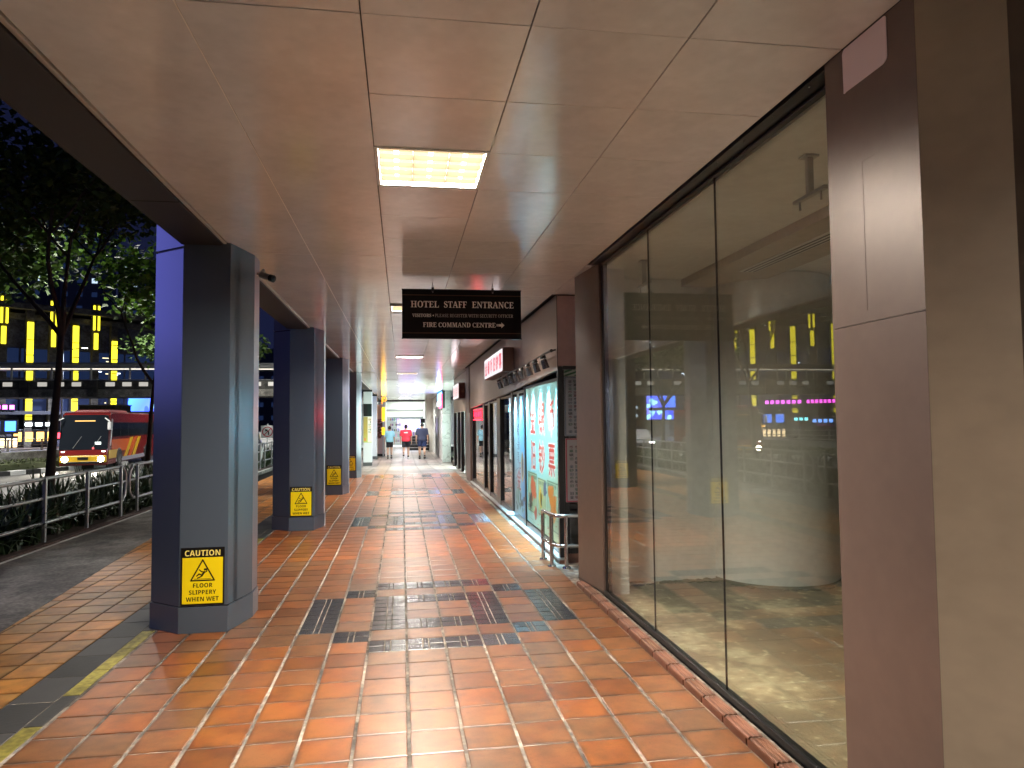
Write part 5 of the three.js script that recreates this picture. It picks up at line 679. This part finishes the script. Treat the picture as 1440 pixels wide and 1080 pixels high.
// ---------- mall across the road ----------
const yellow = glow(rgb(1.0, 0.84, 0.03), 0.85), winDark = phy(rgb(0.02, 0.03, 0.06), 0.12, { emissive: rgb(0.10, 0.20, 0.62), emissiveIntensity: 0.028 }), winBlue = phy(rgb(0.03, 0.04, 0.08), 0.15, { emissive: rgb(0.15, 0.22, 0.6), emissiveIntensity: 0.035 });
const FA = [-47, -68], FD = [0.76, -0.65], fp = (s, o = 0) => [FA[0] + FD[0] * s - FD[1] * o, FA[1] + FD[1] * s + FD[0] * o], FT = Math.atan2(-FD[1], FD[0]);
{ const t = thing('shopping_mall', 'dark mall with tall glowing yellow light columns behind the footbridge', 'shopping mall'); const lav = std(rgb(0.22, 0.22, 0.34), 0.7, { map: T.concrete }), pale = std(rgb(0.22, 0.20, 0.17), 0.7, { map: T.concrete });
  const blk = (name, s0, s1, y0, y1, o0, o1, mat) => { const [x, z] = fp((s0 + s1) / 2, (o0 + o1) / 2); return part(name, rbox(s1 - s0, y1 - y0, o1 - o0, 0.03), mat, t, [x, (y0 + y1) / 2, z], [0, FT, 0]); };
  blk('wall', -30, 26, ROAD - 0.3, 12.6, -14, -0.6, lav); blk('roof_slab', -30, 26, 12.9, 13.5, -14, 1.4, pale); blk('eave_beam', -30, 26, 12.0, 12.55, -0.4, 0.6, pale);
  for (let s = -29; s < 25; s += 3.25) { blk('window_pane', s, s + 3.05, 6.3, 9.2, -0.6, -0.5, winDark); blk('window_pane', s, s + 3.05, 3.0, 5.4, -0.6, -0.5, winBlue); }
  for (let s = -28; s < 24; s += 6.5) blk('shop_pier', s, s + 0.7, ROAD, 2.6, -0.6, 0.1, pale); blk('canopy', -30, 26, 2.6, 2.95, -0.6, 1.6, std(rgb(0.05, 0.05, 0.06), 0.6)); blk('red_band', -30, 13, 4.55, 5.25, -0.5, -0.35, std(rgb(0.25, 0.02, 0.03), 0.6));
  let k = 0; for (const s of [-15, -11, -7, -3, 1, 3.2, 5, 7.2, 9.2, 11.4, 13.6, 15.6, 17.6, 19.5, 21.3]) { const dimmer = [3.2, 7.2, 11.4, 15.6, 19.5].includes(s); k++; blk('column_fin', s - 0.33, s + 0.33, ROAD, dimmer ? 14.2 : s === 13.6 ? 15 : 12.3, 0.3, 0.9, pale); if (dimmer) { for (const q of [-0.3, 0.14]) blk('light_column', s + q, s + q + 0.2, 11.4, 14.0, 0.9, 1.0, yellow); blk('light_column', s - 0.2, s + 0.2, 9.4, 11.1, 0.9, 1.0, yellow); continue; } blk('light_column', s - 0.27, s + 0.27, 2.1, s > 20 ? 10.4 : 11.7, 0.9, 1.05, yellow); for (let y = 2.4; y < 11; y += 1.5) blk('light_joint', s - 0.28, s + 0.28, y, y + 0.09, 1.05, 1.06, M.black); }
  for (let i = 0; i < 46; i++) { const s = rr(-29, 24), y = [6.9, 7.6, 3.6, 8.4][i % 4] + rr(-0.3, 0.3); blk('window_lamp', s, s + rr(0.15, 0.8), y, y + 0.10, -0.5, -0.46, glow([rgb(0.7, 0.8, 1), rgb(1, 0.85, 0.5), rgb(0.4, 0.55, 1)][i % 3], rr(0.6, 2))); } }
function neon(label, s, y, w, h, col, o = 1.7, strips = 5, k = 2.6) { const [x, z] = fp(s, o); const t = thing('shop_sign', label, 'lit sign', [x, y, z], FT); part('sign_box', rbox(w, h, 0.15, 0.03), M.blackFrame, t); const l = [], m = glow(col, k); for (let i = 0; i < strips; i++) { const q = w / strips; l.push(ex(-w / 2 + i * q + q * 0.14, -w / 2 + i * q + q * 0.82, -h * 0.32, h * 0.32, 0.076, 0.11, 0.02)); } part('lit_letters', merge(l), m, t); }
neon('large pink neon shop sign seen reflected in the glass beside the last yellow column', 6.2, 3.3, 3.4, 0.62, rgb(1, 0.1, 0.8), 1.7, 8); neon('violet neon shop sign with a cyan first letter, seen reflected', 10.3, 3.3, 4.0, 0.62, rgb(0.9, 0.12, 0.9), 1.7, 7); neon('pink neon strip sign on the near end of the mall', -22, 3.3, 4.2, 0.6, rgb(1, 0.15, 0.7), 1.7, 10); neon('cyan shop sign over the ground floor of the mall', 14.7, 4.9, 2.6, 0.3, rgb(0.3, 0.8, 1), 1.7, 6); neon('white lit strip under the mall canopy', 14.5, 1.65, 2.6, 0.5, rgb(0.85, 0.95, 1), 0.9, 3, 3); neon('orange and yellow lit shop window at street level', 14.2, 0.45, 3.8, 1.4, rgb(1, 0.5, 0.1), 0.8, 4, 1.5); neon('red lit shop panel beside the orange shop window', 16.7, 0.5, 1.6, 0.9, rgb(1, 0.05, 0.08), 1.0, 3, 1.8); neon('blue shop panel at the street corner of the mall', 11.5, 1.5, 2.6, 1.5, rgb(0.05, 0.2, 0.9), 0.9, 2, 1.6); neon('warm yellow shop front below the blue panel', 11.5, -0.1, 2.6, 1.3, rgb(1, 0.72, 0.4), 0.9, 5, 1.5); neon('small cyan sign at street level of the mall', 8.6, 1.4, 1.6, 0.5, rgb(0.2, 0.9, 1), 0.9, 3); neon('small blue sign at street level near the pink signs', 6.4, 1.2, 2.2, 0.6, rgb(0.15, 0.35, 1), 0.9, 4); neon('pale lit upper sign behind the footbridge posts', -1, 7.0, 5.2, 0.34, rgb(1, 0.8, 0.5), 0.4, 14, 2.4);
{ const t = thing('led_screen', 'big blue LED screen low on a building beyond the footbridge', 'LED screen', [-28.6, 3.1, -84], 0.25); part('casing', rbox(5.0, 3.4, 0.4, 0.05), M.blackFrame, t); part('lit_face', plate(4.8, 3.2, 0.205), new THREE.MeshStandardMaterial({ color: 0x050505, emissive: 0xffffff, emissiveIntensity: 2.0, emissiveMap: canvasTex(256, 170, (g, a, b) => { const q = g.createLinearGradient(0, 0, a, b); q.addColorStop(0, '#3d8fe0'); q.addColorStop(0.5, '#3a57e8'); q.addColorStop(1, '#6a6af0'); g.fillStyle = q; g.fillRect(0, 0, a, b); for (let i = 0; i < 18; i++) { g.fillStyle = i % 2 ? '#8fd4f0' : '#2a3fc8'; g.beginPath(); g.ellipse(rr(0, a), rr(0, b), rr(10, 40), rr(6, 22), rr(0, 3), 0, 7); g.fill(); } }) }), t); part('leg', ex(-0.3, 0.3, -3.9, -1.7, -0.2, 0.2), M.galv, t); }
{ const t = thing('led_totem', 'tall violet blue LED totem on the kerb beside the road, outside the columns', 'LED screen', [-7.15, 0, -6.7], Math.PI / 2 - 0.05); part('casing', rbox(1.2, 5.4, 0.22, 0.04), M.blackFrame, t, [0, 4.45, -0.13]); part('lit_face', plate(1.08, 5.2, 0.0), glow(rgb(0.30, 0.29, 1.0), 0.85), t, [0, 4.45, 0]); part('leg', rbox(0.3, 1.9, 0.2, 0.03), M.galv, t, [0, 0.85, -0.13]);
  const l = new THREE.RectAreaLight(rgb(0.27, 0.25, 1.0), 1.0, 1.0, 4.2); l.position.set(-7.12, 4.75, -6.7); l.lookAt(0, 4.75, -6.35); l.name = 'led_totem_light'; scene.add(l); }
{ const t = thing('bus_shelter', 'olive boxed roof shelter standing beyond the coach', 'shelter', [-22.9, ROAD, -60]); part('box', rbox(2.95, 1.15, 2.2, 0.03), std(rgb(0.20, 0.18, 0.12), 0.7, { map: T.concrete }), t, [0, 3.05, 0]); part('top_edge', rbox(3.05, 0.08, 2.3, 0.02), std(rgb(0.32, 0.29, 0.22), 0.6), t, [0, 3.66, 0]); for (const x of [-1.3, 1.3]) for (const z of [-0.9, 0.9]) part('post', rbox(0.14, 2.5, 0.14, 0.02), M.galv, t, [x, 1.24, z]); }
// towers with lit windows
function tower(label, pos, w, h, d, turn, mat, lit, step2) { const t = thing('apartment_tower', label, 'tower block', pos, turn); part('wall', rbox(w, h, d, 0.05).translate(0, h / 2, 0), mat, t); const l = [], q = []; for (let y = 3; y < h - 2; y += step2) for (let x = -w / 2 + 1; x < w / 2 - 1; x += step2 * 0.95) (R() < lit ? l : q).push(ex(x, x + step2 * 0.36, y, y + step2 * 0.34, d / 2, d / 2 + 0.05)); if (l.length) { const m = part('lit_window', merge(l), glow(rgb(0.6, 0.78, 1.0), 0.4), t); m.userData.kind = 'stuff'; } const m = part('dark_window', merge(q), winDark, t); m.userData.kind = 'stuff'; }
tower('dark blue tower with scattered lit windows beside the first column', [-46, -1, -150], 16, 34, 12, 0.2, std(rgb(0.05, 0.06, 0.11), 0.8), 0.30, 1.7); tower('pale grey tower block partly hidden by the tree leaves', [-72, -1, -170], 14, 52, 12, 0.1, std(rgb(0.30, 0.32, 0.38), 0.8), 0.06, 3); tower('low bluish block seen through the gap past the first column', [-20, -1, -130], 26, 15, 12, 0.0, std(rgb(0.10, 0.12, 0.18), 0.8), 0.22, 2.2); tower('small lit rooftop block above the mall', [-68, -1, -140], 10, 34, 10, 0.2, std(rgb(0.12, 0.13, 0.2), 0.8), 0.05, 2.5);
neon('bright white and blue shopfront seen low through the gap past the first column', 27.5, 1.0, 3.6, 1.2, rgb(0.75, 0.88, 1), 9, 5, 1.8);
single('taxi_sign', rbox(0.55, 0.2, 0.08, 0.02), glow(rgb(1, 0.42, 0.03), 2.2), 'small amber lit sign low in the gap past the first column', 'lit sign', [-7.9, 0.75, -38]);
// street lamps
function streetLamp(label, pos, turn, k = 1, col = rgb(1, 0.97, 0.9)) { const t = thing('street_lamp', label, 'street lamp', pos, turn, 'street lamps along the road'); part('pole', uvm(cyl(0.055, 0.10, 9, 14).translate(0, 4.5, 0)), M.galv, t); part('arm', bar([0, 8.9, 0], [-1.7, 9.35, 0], 0.04), M.galv, t); part('head', rbox(0.75, 0.10, 0.26, 0.04), M.galv, t, [-1.95, 9.4, 0], [0, 0, -0.05]); part('lamp_glass', rbox(0.42, 0.03, 0.2, 0.01), glow(rgb(1, 0.96, 0.88), 8), t, [-1.98, 9.335, 0]);
  const q = V(-1.98, 9.30, 0).applyAxisAngle(V(0, 1, 0), turn).add(V(...pos)); const l = new THREE.SpotLight(col, STREET * k, 60, 1.25, 0.5, 2); l.position.copy(q); l.target.position.set(q.x - 0.5, 0, q.z); l.castShadow = true; l.shadow.radius = 10; l.name = 'street_lamp_light'; scene.add(l, l.target); }
streetLamp('street lamp standing behind the first column beside the road', [-7.0, -0.1, -23.5], 0); streetLamp('street lamp on the median near the hedge', [-19.6, -0.6, -30.5], 3.5); { const [a, b] = fp(14, 9), [c, d] = fp(-6, 9); streetLamp('street lamp on the far pavement before the mall', [a, -0.6, b], -2.2, 2.6, rgb(0.72, 0.78, 1)); streetLamp('second street lamp on the far pavement before the mall', [c, -0.6, d], -2.2, 2.6, rgb(0.72, 0.78, 1)); }
streetLamp('far street lamp by the footbridge', [-7.3, -0.1, -47], 0);
renderer.render(scene, camera);
